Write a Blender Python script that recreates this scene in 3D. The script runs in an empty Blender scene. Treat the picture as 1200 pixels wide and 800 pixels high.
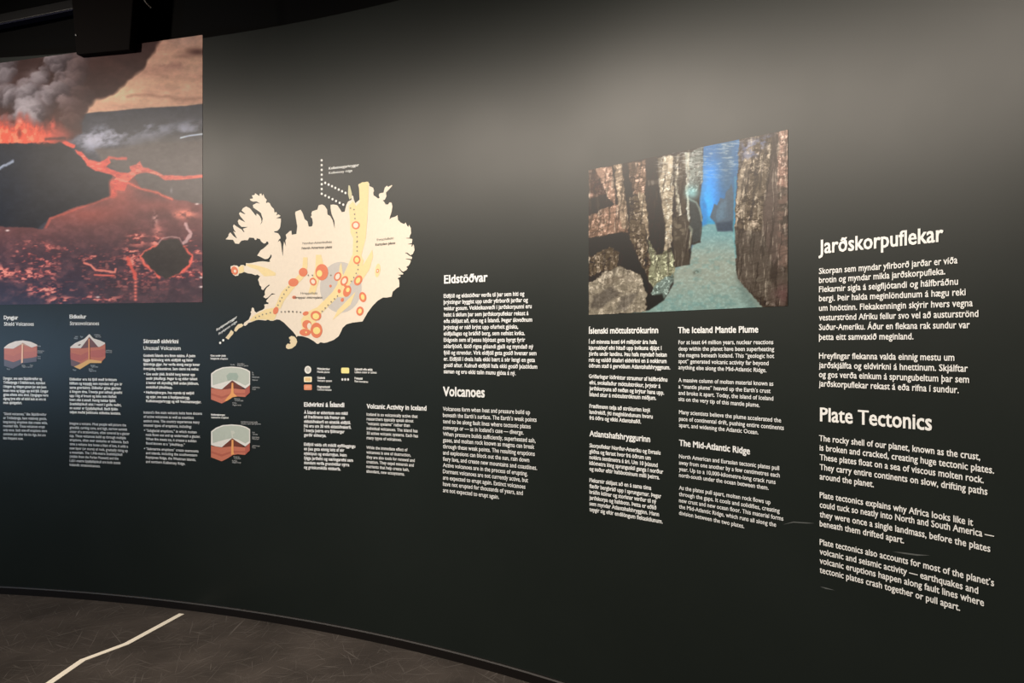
import bpy, bmesh, math, random
import numpy as np
from mathutils import Vector, Matrix
from mathutils.geometry import tessellate_polygon

S = bpy.context.scene
COL = S.collection

# ------------------------------------------------------------------ camera, light, exposure
F, EYE, HZ = 867.0, 1.6, 393.0          # focal length in px of a 1200 px wide frame, eye height, horizon row
cam_d = bpy.data.cameras.new('camera')
cam_d.sensor_fit = 'HORIZONTAL'; cam_d.sensor_width = 36.0; cam_d.lens = 36.0 * F / 1200.0
cam_d.shift_y = (HZ - 400.0) / 1200.0
cam_d.clip_start = 0.05
cam = bpy.data.objects.new('camera', cam_d); COL.objects.link(cam)
cam.location = (0, 0, EYE); cam.rotation_euler = (math.radians(90), 0, 0)
S.camera = cam

S.view_settings.view_transform = 'Standard'; S.view_settings.look = 'None'
S.view_settings.gamma = 1.0; S.view_settings.use_curve_mapping = False
S.view_settings.exposure = 0.0

w = bpy.data.worlds.new('world'); S.world = w; w.use_nodes = True
w.node_tree.nodes['Background'].inputs[0].default_value = (0.9, 0.95, 1.0, 1)
w.node_tree.nodes['Background'].inputs[1].default_value = 0.012

def spot(loc, aim, power, color, size_deg=110, blend=1.0, radius=0.12):
    d = bpy.data.lights.new('ceiling_or_fill_spot', 'SPOT')
    d.energy = power; d.color = color; d.spot_size = math.radians(size_deg); d.spot_blend = blend
    d.shadow_soft_size = radius
    o = bpy.data.objects.new('ceiling_or_fill_spot', d); COL.objects.link(o)
    o.location = loc
    o.rotation_euler = (Vector(aim) - Vector(loc)).to_track_quat('-Z', 'Y').to_euler()
    return o
WARM = (1.0, 0.875, 0.745)
SPOTS = [   # position, aim, watts, colour, cone
    ((-4.5, 2.35, 3.28), (-2.6, 4.35, 1.4), 335, WARM, 106),
    ((-2.7, 2.10, 3.25), (-0.3, 3.6, 1.2), 275, WARM, 92),
    ((-1.7, 1.95, 3.30), (0.6, 3.0, 1.1), 190, WARM, 92),
    ((-1.95, 2.45, 3.52), (1.35, 2.0, 1.7), 200, WARM, 62),
    ((-0.6, 1.00, 3.35), (1.2, 2.4, 1.3), 125, WARM, 110),
    ((-5.9, 2.5, 1.45), (-3.3, 4.65, 1.45), 105, (0.42, 0.68, 1.0), 75),  # low spot added in place of an unseen bluish screen at left
    ((-1.7, 2.2, 4.1), (-1.7, 2.3, 0.0), 340, WARM, 74),  # added downlight, only to brighten the carpet and the floor line
]
for s in SPOTS: spot(*s)

# ------------------------------------------------------------------ helpers
def lin(c):
    c = np.asarray(c, float) / 255.0
    return np.where(c <= 0.04045, c / 12.92, ((c + 0.055) / 1.055) ** 2.4)

def mat(name, rgb, rough=0.5, spec=0.5, comp=(1, 1, 1)):
    m = bpy.data.materials.new(name); m.use_nodes = True
    b = m.node_tree.nodes['Principled BSDF']
    l = np.minimum(lin(rgb) * np.array(comp), 0.93)
    b.inputs['Base Color'].default_value = (*l, 1)
    b.inputs['Roughness'].default_value = rough
    b.inputs['Specular IOR Level'].default_value = spec
    # faint print grain, so no surface is a perfectly flat tone
    n = m.node_tree.nodes; k = m.node_tree.links
    t = n.new('ShaderNodeTexNoise'); t.inputs['Scale'].default_value = 60
    tc = n.new('ShaderNodeTexCoord'); k.new(tc.outputs['Object'], t.inputs['Vector'])
    mx = n.new('ShaderNodeMix'); mx.data_type = 'RGBA'
    mx.inputs['A'].default_value = (*(l * 0.94), 1); mx.inputs['B'].default_value = (*np.minimum(l * 1.05, 1), 1)
    k.new(t.outputs['Fac'], mx.inputs['Factor']); k.new(mx.outputs['Result'], b.inputs['Base Color'])
    return m

WALL_ROUGH, WALL_SPEC = 0.39, 0.24
PRINT = dict(rough=WALL_ROUGH, spec=WALL_SPEC, comp=(0.97, 1.03, 1.12))
_mc = {}
def ink(rgb):
    if rgb not in _mc: _mc[rgb] = mat('printed_ink', rgb, **PRINT)
    return _mc[rgb]
WHITE = (247, 244, 238)

def tag(o, label, cat=None, group=None, kind=None):
    o['label'] = label
    if cat: o['category'] = cat
    if group: o['group'] = group
    if kind: o['kind'] = kind
    return o

def thing(name, loc, label, cat, group=None):
    o = bpy.data.objects.new(name, None); COL.objects.link(o); o.empty_display_size = 0.1
    o.location = loc
    return tag(o, label, cat, group)

def link_mesh(name, verts, faces, m, parent=None):
    """one mesh object; verts are world positions, stored relative to the parent thing"""
    me = bpy.data.meshes.new(name)
    v = np.asarray(verts, float).reshape(-1, 3)
    org = world_loc(parent) if parent else np.zeros(3)
    me.from_pydata((v - org).tolist(), [], [list(f) for f in faces]); me.update()
    if m: me.materials.append(m)
    o = bpy.data.objects.new(name, me); COL.objects.link(o)
    if parent: o.parent = parent
    return o
def smooth(o):
    o.data.polygons.foreach_set('use_smooth', [True] * len(o.data.polygons)); o.data.set_sharp_from_angle(angle=math.radians(25)); o.data.update()
    return o
def world_loc(o):
    p = np.zeros(3)
    while o is not None: p += np.array(o.location); o = o.parent
    return p

# ------------------------------------------------------------------ the curved wall in plan
CX, CY, R0 = -3.8748, -2.5816, 7.1921
def depth_circle(x):
    m = (x - 600) / F
    a = m * m + 1; b = -2 * (m * CX + CY); c = CX * CX + CY * CY - R0 * R0
    return (-b + np.sqrt(b * b - 4 * a * c)) / (2 * a)
def depth(x):
    x = np.asarray(x, float); t = x / 1000 - 0.6
    lp = np.log(400 / (F * EYE)) + (-0.00394765 + 0.72651453 * t + 0.42586535 * t * t)
    return np.exp(0.5 * np.log(depth_circle(x)) - 0.5 * lp)
PX = np.arange(-90, 1281, 1.0)
PZ = depth(PX); PXX = (PX - 600) / F * PZ
def extend(x0, y0, th, curv, n, step, sign):
    out = []
    for i in range(n):
        th += sign * curv * step
        x0 += sign * math.cos(th) * step; y0 -= sign * math.sin(th) * step
        out.append((x0, y0))
    return out
thL = math.atan2(-(PZ[1] - PZ[0]), PXX[1] - PXX[0]); thR = math.atan2(-(PZ[-1] - PZ[-2]), PXX[-1] - PXX[-2])
Lx = extend(PXX[0], PZ[0], thL, 0.10, 120, 0.03, -1)[::-1]
Rx = extend(PXX[-1], PZ[-1], thR, 0.25, 60, 0.03, 1)
PLAN = np.array(Lx + list(zip(PXX, PZ)) + Rx)
SEG = np.hypot(*np.diff(PLAN, axis=0).T)
ARC = np.concatenate([[0], np.cumsum(SEG)])
TAN = np.gradient(PLAN, ARC, axis=0); TAN /= np.linalg.norm(TAN, axis=1)[:, None]
NRM = np.stack([TAN[:, 1], -TAN[:, 0]], 1)               # points into the room
ARC_PX = ARC[len(Lx):len(Lx) + len(PX)]
def s_of(x): return np.interp(x, PX, ARC_PX)
def z_of(x, y): return EYE + (HZ - np.asarray(y, float)) / F * depth(x)
def on_wall(s, z, off=0.0):
    s = np.asarray(s, float)
    x = np.interp(s, ARC, PLAN[:, 0]) + off * np.interp(s, ARC, NRM[:, 0])
    y = np.interp(s, ARC, PLAN[:, 1]) + off * np.interp(s, ARC, NRM[:, 1])
    return np.stack([x, y, np.broadcast_to(z, x.shape)], -1)
def wp(x, y, off=0.0): return on_wall(s_of(x), z_of(x, y), off)
def on_floor(x, y):
    d = F * EYE / (y - HZ); return np.array([(x - 600) / F * d, d, 0.0])

WALL_TOP = 3.325
# ------------------------------------------------------------------ setting: wall, trim, baseboard, floor, ceiling
def sweep(name, profile, m, s0=None, s1=None, step=0.03, closed=True):
    """profile = [(off, z)...] swept along the plan curve"""
    ss = np.arange(ARC[0] if s0 is None else s0, ARC[-1] if s1 is None else s1, step)
    V = np.concatenate([on_wall(ss, z, off)[:, None, :] for off, z in profile], 1).reshape(-1, 3)
    k = len(profile); Fc = []
    for i in range(len(ss) - 1):
        for j in range(k if closed else k - 1):
            a, b = i * k + j, i * k + (j + 1) % k
            Fc.append((a, b, b + k, a + k))
    if closed:
        Fc.append(tuple(range(k))[::-1]); Fc.append(tuple((len(ss) - 1) * k + j for j in range(k)))
    o = link_mesh(name, V, Fc, m)
    bm = bmesh.new(); bm.from_mesh(o.data); bmesh.ops.recalc_face_normals(bm, faces=bm.faces); bm.to_mesh(o.data); bm.free()
    smooth(o)
    o['kind'] = 'structure'
    return o

wm = bpy.data.materials.new('wall_paint'); wm.use_nodes = True
nt = wm.node_tree; b = nt.nodes['Principled BSDF']
tc = nt.nodes.new('ShaderNodeTexCoord')
n1 = nt.nodes.new('ShaderNodeTexNoise'); n1.inputs['Scale'].default_value = 2.2; n1.inputs['Detail'].default_value = 5
n2 = nt.nodes.new('ShaderNodeTexNoise'); n2.inputs['Scale'].default_value = 260
r1 = nt.nodes.new('ShaderNodeValToRGB')
r1.color_ramp.elements[0].color = (*lin((26, 32, 30)), 1); r1.color_ramp.elements[1].color = (*lin((31, 37, 35)), 1)
bp = nt.nodes.new('ShaderNodeBump'); bp.inputs['Strength'].default_value = 0.04; bp.inputs['Distance'].default_value = 0.001
mr = nt.nodes.new('ShaderNodeMapRange'); mr.inputs['To Min'].default_value = WALL_ROUGH - 0.03; mr.inputs['To Max'].default_value = WALL_ROUGH + 0.03
L = nt.links.new
L(tc.outputs['Object'], n1.inputs['Vector']); L(tc.outputs['Object'], n2.inputs['Vector'])
L(n1.outputs['Fac'], r1.inputs['Fac']); L(r1.outputs['Color'], b.inputs['Base Color'])
L(n2.outputs['Fac'], bp.inputs['Height']); L(bp.outputs['Normal'], b.inputs['Normal'])
L(n1.outputs['Fac'], mr.inputs['Value']); L(mr.outputs['Result'], b.inputs['Roughness'])
b.inputs['Specular IOR Level'].default_value = WALL_SPEC

wall = sweep('wall_back', [(0, 0), (0, WALL_TOP), (-0.12, WALL_TOP), (-0.12, 0)], wm)
wall['label'] = 'curved charcoal exhibition wall with white lettering'
hm = mat('header_paint', (11, 11, 11), 0.85, 0.15)
hd = sweep('trim_1', [(-0.13, WALL_TOP - 0.06), (-0.13, 4.3), (-0.2, 4.3), (-0.2, WALL_TOP - 0.06)], hm)
hd['label'] = 'dark brown header strip above the curved wall'
bmat = mat('baseboard_paint', (18, 15, 14), 0.5, 0.35)
bb = sweep('baseboard_back', [(0, 0), (0.014, 0), (0.014, 0.040), (0.010, 0.046), (0, 0.046)], bmat)
bb['label'] = 'low black baseboard along the foot of the curved wall'

cm = bpy.data.materials.new('felt_carpet'); cm.use_nodes = True
nt = cm.node_tree; b = nt.nodes['Principled BSDF']; L = nt.links.new
tc = nt.nodes.new('ShaderNodeTexCoord')
acc = None
def math_node(op, a, c):
    n = nt.nodes.new('ShaderNodeMath'); n.operation = op
    for i, v in enumerate((a, c)):
        if isinstance(v, (int, float)): n.inputs[i].default_value = v
        else: L(v, n.inputs[i])
    return n.outputs[0]
for i, ang in enumerate((5, 27, 49, 68, 88, 109, 131, 152, 171)):
    mp = nt.nodes.new('ShaderNodeMapping'); mp.vector_type = 'TEXTURE'
    mp.inputs['Rotation'].default_value = (0, 0, math.radians(ang)); mp.inputs['Scale'].default_value = (1 / 3.2, 1 / 85, 1)
    mp.inputs['Location'].default_value = (i * 3.7, i * 11.3, i)
    L(tc.outputs['Object'], mp.inputs['Vector'])
    nz = nt.nodes.new('ShaderNodeTexNoise'); nz.inputs['Scale'].default_value = 1.0; nz.inputs['Detail'].default_value = 2.0
    nz.inputs['Distortion'].default_value = 0.35
    L(mp.outputs['Vector'], nz.inputs['Vector'])
    rg = nt.nodes.new('ShaderNodeMapRange'); rg.inputs['From Min'].default_value = 0.65; rg.inputs['From Max'].default_value = 0.76
    L(nz.outputs['Fac'], rg.inputs['Value'])
    acc = rg.outputs['Result'] if acc is None else math_node('MAXIMUM', acc, rg.outputs['Result'])
nb = nt.nodes.new('ShaderNodeTexNoise'); nb.inputs['Scale'].default_value = 3.5; nb.inputs['Detail'].default_value = 6
nf = nt.nodes.new('ShaderNodeTexNoise'); nf.inputs['Scale'].default_value = 320; nf.inputs['Detail'].default_value = 2
L(tc.outputs['Object'], nb.inputs['Vector']); L(tc.outputs['Object'], nf.inputs['Vector'])
v = math_node('ADD', math_node('MULTIPLY', nb.outputs['Fac'], 0.55), math_node('MULTIPLY', nf.outputs['Fac'], 0.45))
rr = nt.nodes.new('ShaderNodeValToRGB')
rr.color_ramp.elements[0].position = 0.30; rr.color_ramp.elements[1].position = 0.72
rr.color_ramp.elements[0].color = (*lin((43, 40, 38)), 1); rr.color_ramp.elements[1].color = (*lin((80, 74, 70)), 1)
L(v, rr.inputs['Fac'])
mx = nt.nodes.new('ShaderNodeMix'); mx.data_type = 'RGBA'; mx.inputs['B'].default_value = (*lin((112, 107, 103)), 1)
L(math_node('MULTIPLY', acc, 0.5), mx.inputs['Factor']); L(rr.outputs['Color'], mx.inputs['A'])
L(mx.outputs['Result'], b.inputs['Base Color'])
b.inputs['Roughness'].default_value = 0.95; b.inputs['Specular IOR Level'].default_value = 0.1
bp = nt.nodes.new('ShaderNodeBump'); bp.inputs['Strength'].default_value = 0.5; bp.inputs['Distance'].default_value = 0.003
L(math_node('ADD', nf.outputs['Fac'], acc), bp.inputs['Height']); L(bp.outputs['Normal'], b.inputs['Normal'])
fl = link_mesh('floor', [(-8, -3, 0), (4, -3, 0), (4, 7, 0), (-8, 7, 0)], [(0, 1, 2, 3)], cm)
fl['kind'] = 'structure'; fl['label'] = 'dark brown felt carpet floor with pale fibres'
ck = mat('ceiling_paint', (7, 7, 8), 0.9, 0.1)
ce = link_mesh('ceiling', [(-8, -3, 4.3), (4, -3, 4.3), (4, 7, 4.3), (-8, 7, 4.3)], [(3, 2, 1, 0)], ck)
ce['kind'] = 'structure'; ce['label'] = 'black void ceiling above the exhibition wall'

# ------------------------------------------------------------------ flat prints: polygons bent onto the wall
def wall_poly(name, polys, off, m, parent, step=0.03):
    """polygons in photo-frame px -> arc length and height on the wall -> one mesh, cut to follow the curve"""
    bm = bmesh.new()
    for P in polys:
        P = np.asarray(P, float)
        u = s_of(P[:, 0]); v = z_of(P[:, 0], P[:, 1])
        pts = [Vector((a, c, 0)) for a, c in zip(u, v)]
        vs = [bm.verts.new(p) for p in pts]
        for t in tessellate_polygon([pts]):
            try: bm.faces.new([vs[i] for i in t])
            except ValueError: pass
    xs = [q.co.x for q in bm.verts]
    if max(xs) - min(xs) > step:
        for x in np.arange(min(xs) + step / 2, max(xs), step):
            bmesh.ops.bisect_plane(bm, geom=bm.verts[:] + bm.edges[:] + bm.faces[:], plane_co=(x, 0, 0), plane_no=(1, 0, 0))
    bmesh.ops.recalc_face_normals(bm, faces=bm.faces)
    bm.verts.index_update()
    co = np.array([q.co[:] for q in bm.verts])
    V = on_wall(co[:, 0], co[:, 1], off)
    Fc = [[q.index for q in f.verts] for f in bm.faces]; bm.free()
    # make every face look into the room
    out = []
    for f in Fc:
        a, c, d = co[f[0]], co[f[1]], co[f[2]]
        cr = (c[0] - a[0]) * (d[1] - a[1]) - (c[1] - a[1]) * (d[0] - a[0])
        out.append(f if cr > 0 else f[::-1])
    return smooth(link_mesh(name, V, out, m, parent))

def tr(pts, ox, oy, s): return [(ox + x / s, oy + y / s) for x, y in pts]
def ell(cx, cy, rx, ry, ang=0, n=28):
    a = math.radians(ang); r = []
    for i in range(n):
        t = 2 * math.pi * i / n; x, y = rx * math.cos(t), ry * math.sin(t)
        r.append((cx + x * math.cos(a) - y * math.sin(a), cy + x * math.sin(a) + y * math.cos(a)))
    return r
def disc(x, y, r, n=12):           # round on the wall: narrower in px where the wall turns away
    return ell(x, y, r * 0.87, r, 0, n)

# lettering
fc = bpy.data.curves.new('lettering', 'FONT'); fc.resolution_u = 2; fc.size = 1.0
fo = bpy.data.objects.new('lettering', fc); COL.objects.link(fo)
def glyphs(body, bold):
    fc.body = body
    bpy.context.view_layer.update()
    me = fo.to_mesh()
    v = np.empty(len(me.vertices) * 3); me.vertices.foreach_get('co', v); v = v.reshape(-1, 3)
    f = [list(p.vertices) for p in me.polygons]
    fo.to_mesh_clear()
    # large x-height, as in the exhibition typeface
    y = v[:, 1]; XH, CH, k = 0.467, 0.70, 1.13
    v[:, 1] = np.where(y <= 0, y, np.where(y < XH, y * k, np.where(y < CH, XH * k + (y - XH) * (CH - XH * k) / (CH - XH), y)))
    if bold <= 0.004: return v, f
    # heavier weight: the same outlines laid over each other a little apart, like a fattened vinyl cut
    n = len(v); V = []; Q = []
    for k, (dx, dy) in enumerate(((-1, -.6), (1, -.6), (-1, .6), (1, .6), (0, 0))):
        V.append(v + np.array([dx * bold, dy * bold, k * 0.01])); Q += [[i + k * n for i in q] for q in f]
    return np.concatenate(V), Q
class Lettering:
    def __init__(s): s.V = []; s.F = []; s.n = 0
    def line(s, body, x0, y0, x1, y1, cap_px, bold=0.022):
        """one line of type from baseline start (x0,y0) to end (x1,y1), capital height in px at the start"""
        v, f = glyphs(body, bold)
        a, c = v[:, 0].min(), v[:, 0].max()
        t = (v[:, 0] - a) / (c - a)
        s0, s1 = s_of(x0), s_of(x1); z0, z1 = z_of(x0, y0), z_of(x1, y1)
        k = cap_px * depth(x0) / F / 0.70
        u = s0 + t * (s1 - s0); zz = z0 + t * (z1 - z0) + v[:, 1] * k
        s.V.append(on_wall(u, zz, 0.0022 + 0.002 * v[:, 2])); s.F += [[i + s.n for i in q] for q in f]; s.n += len(v)
    def build(s, name, m, parent): return link_mesh(name, np.concatenate(s.V), s.F, m, parent)

def panel(label, blocks, name='text_panel', cat='wall text', group=None, m=None):
    """blocks = [(part name, (ox, oy, scale), cap, bold, colour, [(text, x0, y0, x1, y1)...])...]"""
    first = blocks[0]; ox, oy, sc = first[1]; t0 = first[5][0]
    root = thing(name, wp(ox + t0[1] / sc, oy + t0[2] / sc), label, cat, group)
    for nm, (ox, oy, sc), cap, bold, col, lines in blocks:
        T = Lettering()
        for body, x0, y0, x1, y1 in lines:
            T.line(body, ox + x0 / sc, oy + y0 / sc, ox + x1 / sc, oy + y1 / sc, cap, bold)
        T.build(nm, ink(col), root)
    return root
# ------------------------------------------------------------------ painted photographs (prints on the wall)
rng = np.random.RandomState(7)
def vnoise(x, y, seed):
    xi = np.floor(x).astype(np.int64); yi = np.floor(y).astype(np.int64)
    fx, fy = x - xi, y - yi
    fx = fx * fx * (3 - 2 * fx); fy = fy * fy * (3 - 2 * fy)
    def h(a, c):
        n = (a * 374761393 + c * 668265263 + seed * 974634777) & 0xFFFFFFFF
        n = ((n ^ (n >> 13)) * 1274126177) & 0xFFFFFFFF
        return ((n ^ (n >> 16)) & 0xFFFF) / 65535.0
    a = h(xi, yi); b2 = h(xi + 1, yi); c = h(xi, yi + 1); d = h(xi + 1, yi + 1)
    return (a * (1 - fx) + b2 * fx) * (1 - fy) + (c * (1 - fx) + d * fx) * fy
def fbm(x, y, sx, sy=None, octv=4, seed=1):
    sy = sy or sx; t = 0; amp = 0.5; tot = 0
    for i in range(octv):
        t = t + amp * vnoise(x / sx * 2 ** i + 17.3 * i, y / sy * 2 ** i + 5.1 * i, seed + i); tot += amp; amp *= 0.55
    return t / tot
def sstep(a, c, x):
    t = np.clip((x - a) / (c - a + 1e-9), 0, 1); return t * t * (3 - 2 * t)

class Picture:
    """a colour for every point of a printed picture, worked out in the picture's own plane"""
    def __init__(s, x0, x1, nx, ny, top, bot):
        xs = np.linspace(x0, x1, nx); t = np.linspace(0, 1, ny)[:, None]
        s.X = np.broadcast_to(xs, (ny, nx)).copy(); s.Y = top(xs) * (1 - t) + bot(xs) * t
        s.C = np.zeros((ny, nx, 3)); s.nx, s.ny = nx, ny
    def mask(s, P, soft=1.0, warp=0, ws=8, seed=3):
        X, Y = s.X, s.Y
        if warp:
            X = X + warp * 2 * (fbm(X, Y, ws, octv=3, seed=seed) - 0.5); Y = Y + warp * 2 * (fbm(X, Y, ws, octv=3, seed=seed + 50) - 0.5)
        P = np.asarray(P, float); inside = np.zeros(X.shape, bool); d = np.full(X.shape, 1e9)
        for (ax, ay), (bx, by) in zip(P, np.roll(P, -1, 0)):
            if ay != by:
                c = (ay > Y) != (by > Y)
                inside ^= c & (X < (bx - ax) * (Y - ay) / (by - ay) + ax)
            L2 = (bx - ax) ** 2 + (by - ay) ** 2 + 1e-9
            t = np.clip(((X - ax) * (bx - ax) + (Y - ay) * (by - ay)) / L2, 0, 1)
            d = np.minimum(d, np.hypot(X - ax - t * (bx - ax), Y - ay - t * (by - ay)))
        sd = np.where(inside, d, -d)
        return sstep(-soft, soft, sd)
    def line(s, P, wd, soft=0.7, warp=0, ws=8, seed=9):
        X, Y = s.X, s.Y
        if warp:
            X = X + warp * 2 * (fbm(X, Y, ws, octv=3, seed=seed) - 0.5); Y = Y + warp * 2 * (fbm(X, Y, ws, octv=3, seed=seed + 50) - 0.5)
        d = np.full(X.shape, 1e9)
        for (ax, ay), (bx, by) in zip(P[:-1], P[1:]):
            L2 = (bx - ax) ** 2 + (by - ay) ** 2 + 1e-9
            t = np.clip(((X - ax) * (bx - ax) + (Y - ay) * (by - ay)) / L2, 0, 1)
            d = np.minimum(d, np.hypot(X - ax - t * (bx - ax), Y - ay - t * (by - ay)))
        return 1 - sstep(wd - soft, wd + soft, d)
    def blob(s, x, y, rx, ry): return np.exp(-(((s.X - x) / rx) ** 2 + ((s.Y - y) / ry) ** 2))
    def over(s, m, col):
        col = np.asarray(col, float); m = np.clip(m, 0, 1)[..., None]
        s.C = s.C * (1 - m) + col * m
    def mul(s, f): s.C = s.C * np.asarray(f)[..., None]
    def build(s, name, off, gain, veil, label, cat):
        l = np.clip((lin(np.clip(s.C, 0, 255)) - veil) * gain * np.array((0.94, 1.03, 1.16)), 0.0012, 0.9)
        V = wp(s.X.ravel(), s.Y.ravel(), off)
        i = np.arange((s.ny - 1) * (s.nx - 1)); r, c = i // (s.nx - 1), i % (s.nx - 1)
        a = r * s.nx + c
        Fq = np.stack([a + s.nx, a + s.nx + 1, a + 1, a], 1)
        n0 = len(V)
        # a thin edge all round, so the print is a sheet and not a film of nothing
        ring = np.concatenate([np.arange(s.nx), np.arange(1, s.ny) * s.nx + s.nx - 1, (s.ny - 1) * s.nx + np.arange(s.nx - 2, -1, -1), np.arange(s.ny - 2, 0, -1) * s.nx])
        Vb = wp(s.X.ravel()[ring], s.Y.ravel()[ring], 0.0)
        k = len(ring); Fe = [(int(ring[j]), int(ring[(j + 1) % k]), n0 + (j + 1) % k, n0 + j) for j in range(k)]
        o = smooth(link_mesh(name, np.concatenate([V, Vb]), Fq.tolist() + Fe, None))
        at = o.data.color_attributes.new('print', 'FLOAT_COLOR', 'POINT')
        full = np.ones((n0 + k, 4)); full[:n0, :3] = l.reshape(-1, 3); full[n0:, :3] = l.reshape(-1, 3)[ring]
        at.data.foreach_set('color', full.ravel().astype(np.float32))
        m = bpy.data.materials.new('photographic_print'); m.use_nodes = True
        b = m.node_tree.nodes['Principled BSDF']; a = m.node_tree.nodes.new('ShaderNodeVertexColor'); a.layer_name = 'print'
        m.node_tree.links.new(a.outputs['Color'], b.inputs['Base Color'])
        b.inputs['Roughness'].default_value = WALL_ROUGH; b.inputs['Specular IOR Level'].default_value = WALL_SPEC
        o.data.materials.append(m)
        return tag(o, label, cat)

# ---- lava field with smoke plume
P = Picture(-70, 237.5, 390, 400, lambda x: 74 - 33 * x / 237.5, lambda x: 357 - 3 * x / 237.5)
X, Y = P.X, P.Y
n1 = fbm(X, Y, 40, 26, 5, 11); n2 = fbm(X, Y, 12, 9, 4, 21); n3 = fbm(X, Y, 5, 3.2, 3, 31)
P.C = np.stack([np.full(X.shape, q) for q in (208., 156., 130.)], -1)
P.over(sstep(85, 120, Y) * 0.6, (222, 168, 134))
P.over(P.blob(140, 108, 26, 10) * 0.9, (242, 194, 152)); P.over(P.blob(215, 45, 30, 12) * 0.6, (206, 164, 146))
P.over(P.blob(195, 97, 46, 6) * 0.55, (238, 188, 150)); P.over(P.blob(180, 75, 24, 9) * 0.35, (214, 160, 134))
st = fbm(X + 10 * n2, Y - 0.06 * X + 3 * n1, 46, 9, 5, 41)
P.over(sstep(0.50, 0.78, st) * 0.30, (168, 116, 98)); P.over(sstep(0.52, 0.75, 1 - st) * 0.25, (240, 194, 158))
P.over(P.line([(150, 112), (178, 111), (205, 116), (240, 114)], 1.6, 2.4, 3, 18) * 0.55, (158, 108, 90))
P.over(P.blob(206, 77, 30, 6) * sstep(.3, .6, n2) * 0.75, (158, 112, 98)); P.over(P.blob(231, 61, 13, 5) * sstep(.25, .55, n1 + .1) * 0.95, (96, 64, 58)); P.over(P.blob(215, 66, 10, 3) * 0.5, (130, 90, 80))
# hills on the horizon
P.over(sstep(-1, 1, Y - (133.5 - (X - 92) * 0.078 + 2.4 * (fbm(X, Y * 0, 20, octv=3, seed=5) - 0.5))), (62, 62, 68))
P.over(sstep(150, 172, Y) * sstep(120, 190, X), (92, 84, 80))
wh = sstep(0.40, 0.72, fbm(X - 0.6 * Y, Y + 0.35 * X, 26, 14, 5, 61))
P.over(wh * np.clip(P.blob(118, 165, 32, 14) + P.blob(165, 150, 34, 11) + P.blob(222, 152, 20, 9) * 0.8, 0, 1) * 1.15, (150, 148, 160))
P.over(P.blob(112, 163, 18, 8) * wh, (182, 176, 184)); P.over(P.blob(135, 156, 12, 6) * wh, (178, 172, 180))
P.over(P.line([(212, 161.5), (222, 159), (238, 157)], 0.9, 0.8), (190, 196, 210))
# dark plain
P.over(P.mask([(-80, 166), (10, 164), (40, 168), (75, 163), (84, 172), (88, 178), (110, 192), (140, 206), (138, 215), (130, 232), (100, 243), (60, 255), (45, 268), (-80, 275)], 2, 2, 14), (42, 43, 47))
P.over(P.mask([(-80, 168), (30, 172), (30, 230), (5, 262), (-80, 270)], 22) * 0.7, (32, 38, 48))
P.over(sstep(232, 262, Y) * sstep(0, 1, 1) + 0 * X, (92, 66, 64)) if False else None
# right-hand plain below the hills
P.over(P.mask([(112, 175), (250, 163), (250, 245), (200, 232), (150, 214), (143, 205), (120, 190)], 3, 1.5, 12), (92, 82, 78))
P.over(sstep(0.45, 0.7, n2) * sstep(165, 180, Y) * sstep(130, 160, X) * (1 - sstep(225, 240, Y)) * 0.35, (86, 76, 74))
# lava delta
delta = P.mask([(132, 206), (158, 206), (166, 221), (185, 226), (203, 233), (250, 241), (250, 365), (-80, 365), (-80, 266), (10, 266), (50, 268), (58, 255), (86, 244), (118, 235), (131, 229), (133, 220), (130, 216)], 1.2, 1.5, 8)
P.over(delta, (106, 68, 66))
P.over(delta * sstep(255, 310, Y), (72, 56, 62))
P.over(delta * sstep(300, 350, Y) * (1 - sstep(40, 150, X)), (58, 52, 62))
P.over(delta * sstep(315, 350, Y) * sstep(90, 140, X), (74, 58, 60))
P.over(delta * np.clip(P.blob(140, 222, 22, 18) + 0.7 * P.blob(105, 250, 45, 12) + 0.5 * P.blob(190, 240, 40, 8), 0, 1) * 0.85, (176, 88, 76))
P.over(delta * sstep(0.5, 0.7, n2) * 0.22, (140, 84, 80))
edge = P.line([(131, 216), (133, 222), (131, 230), (118, 236), (88, 245), (60, 256), (54, 266)], 1.2, 1.5, 1.5, 8)
P.over(edge * 0.45, (226, 100, 80)); P.over(P.line([(150, 214), (165, 221), (185, 226), (202, 233)], 1.3, 1.5, 1, 8) * 0.8, (236, 104, 84))
P.over(P.line([(132, 214), (133, 228)], 3.5, 3) * 0.9, (238, 98, 80))
# rivers feeding it
RED = (240, 92, 76)
P.over(P.mask([(88, 176), (96, 178), (104, 187), (118, 190), (128, 184), (130, 190), (125, 196), (140, 202), (150, 203), (160, 198), (159, 206), (150, 213), (146, 224), (134, 222), (131, 217), (136, 208), (128, 204), (112, 200), (102, 194), (98, 187)], 1.0, 1.2, 6), RED)
P.over(P.line([(73, 165), (80, 169), (86, 171)], 2.2, 1, 1, 5), RED); P.over(P.line([(128, 185), (148, 186)], 1.6, 1, 1, 6) * 0.8, (214, 88, 74))
P.over(P.mask([(152, 195), (160, 193), (164, 189), (168, 196), (180, 199), (192, 205), (215, 206), (239, 205), (239, 208), (210, 211), (194, 211), (186, 206), (172, 202), (164, 203), (156, 206)], 0.9, 0.8, 6) * 0.92, (226, 102, 86))
P.over(P.mask([(140, 204), (153, 204), (150, 212), (140, 214)], 2) * 0.8, (246, 110, 90))
hot = (P.C[..., 0] > 205) & (P.C[..., 1] < 125) & (P.C[..., 2] < 110) & (Y > 168)
P.over(hot * sstep(0.45, 0.68, fbm(X, Y, 6, 3, 3, 111)) * 0.55, (178, 74, 68)); P.over(hot * sstep(0.56, 0.72, fbm(X, Y, 9, 2.5, 3, 117)) * 0.7, (255, 142, 116))
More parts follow.
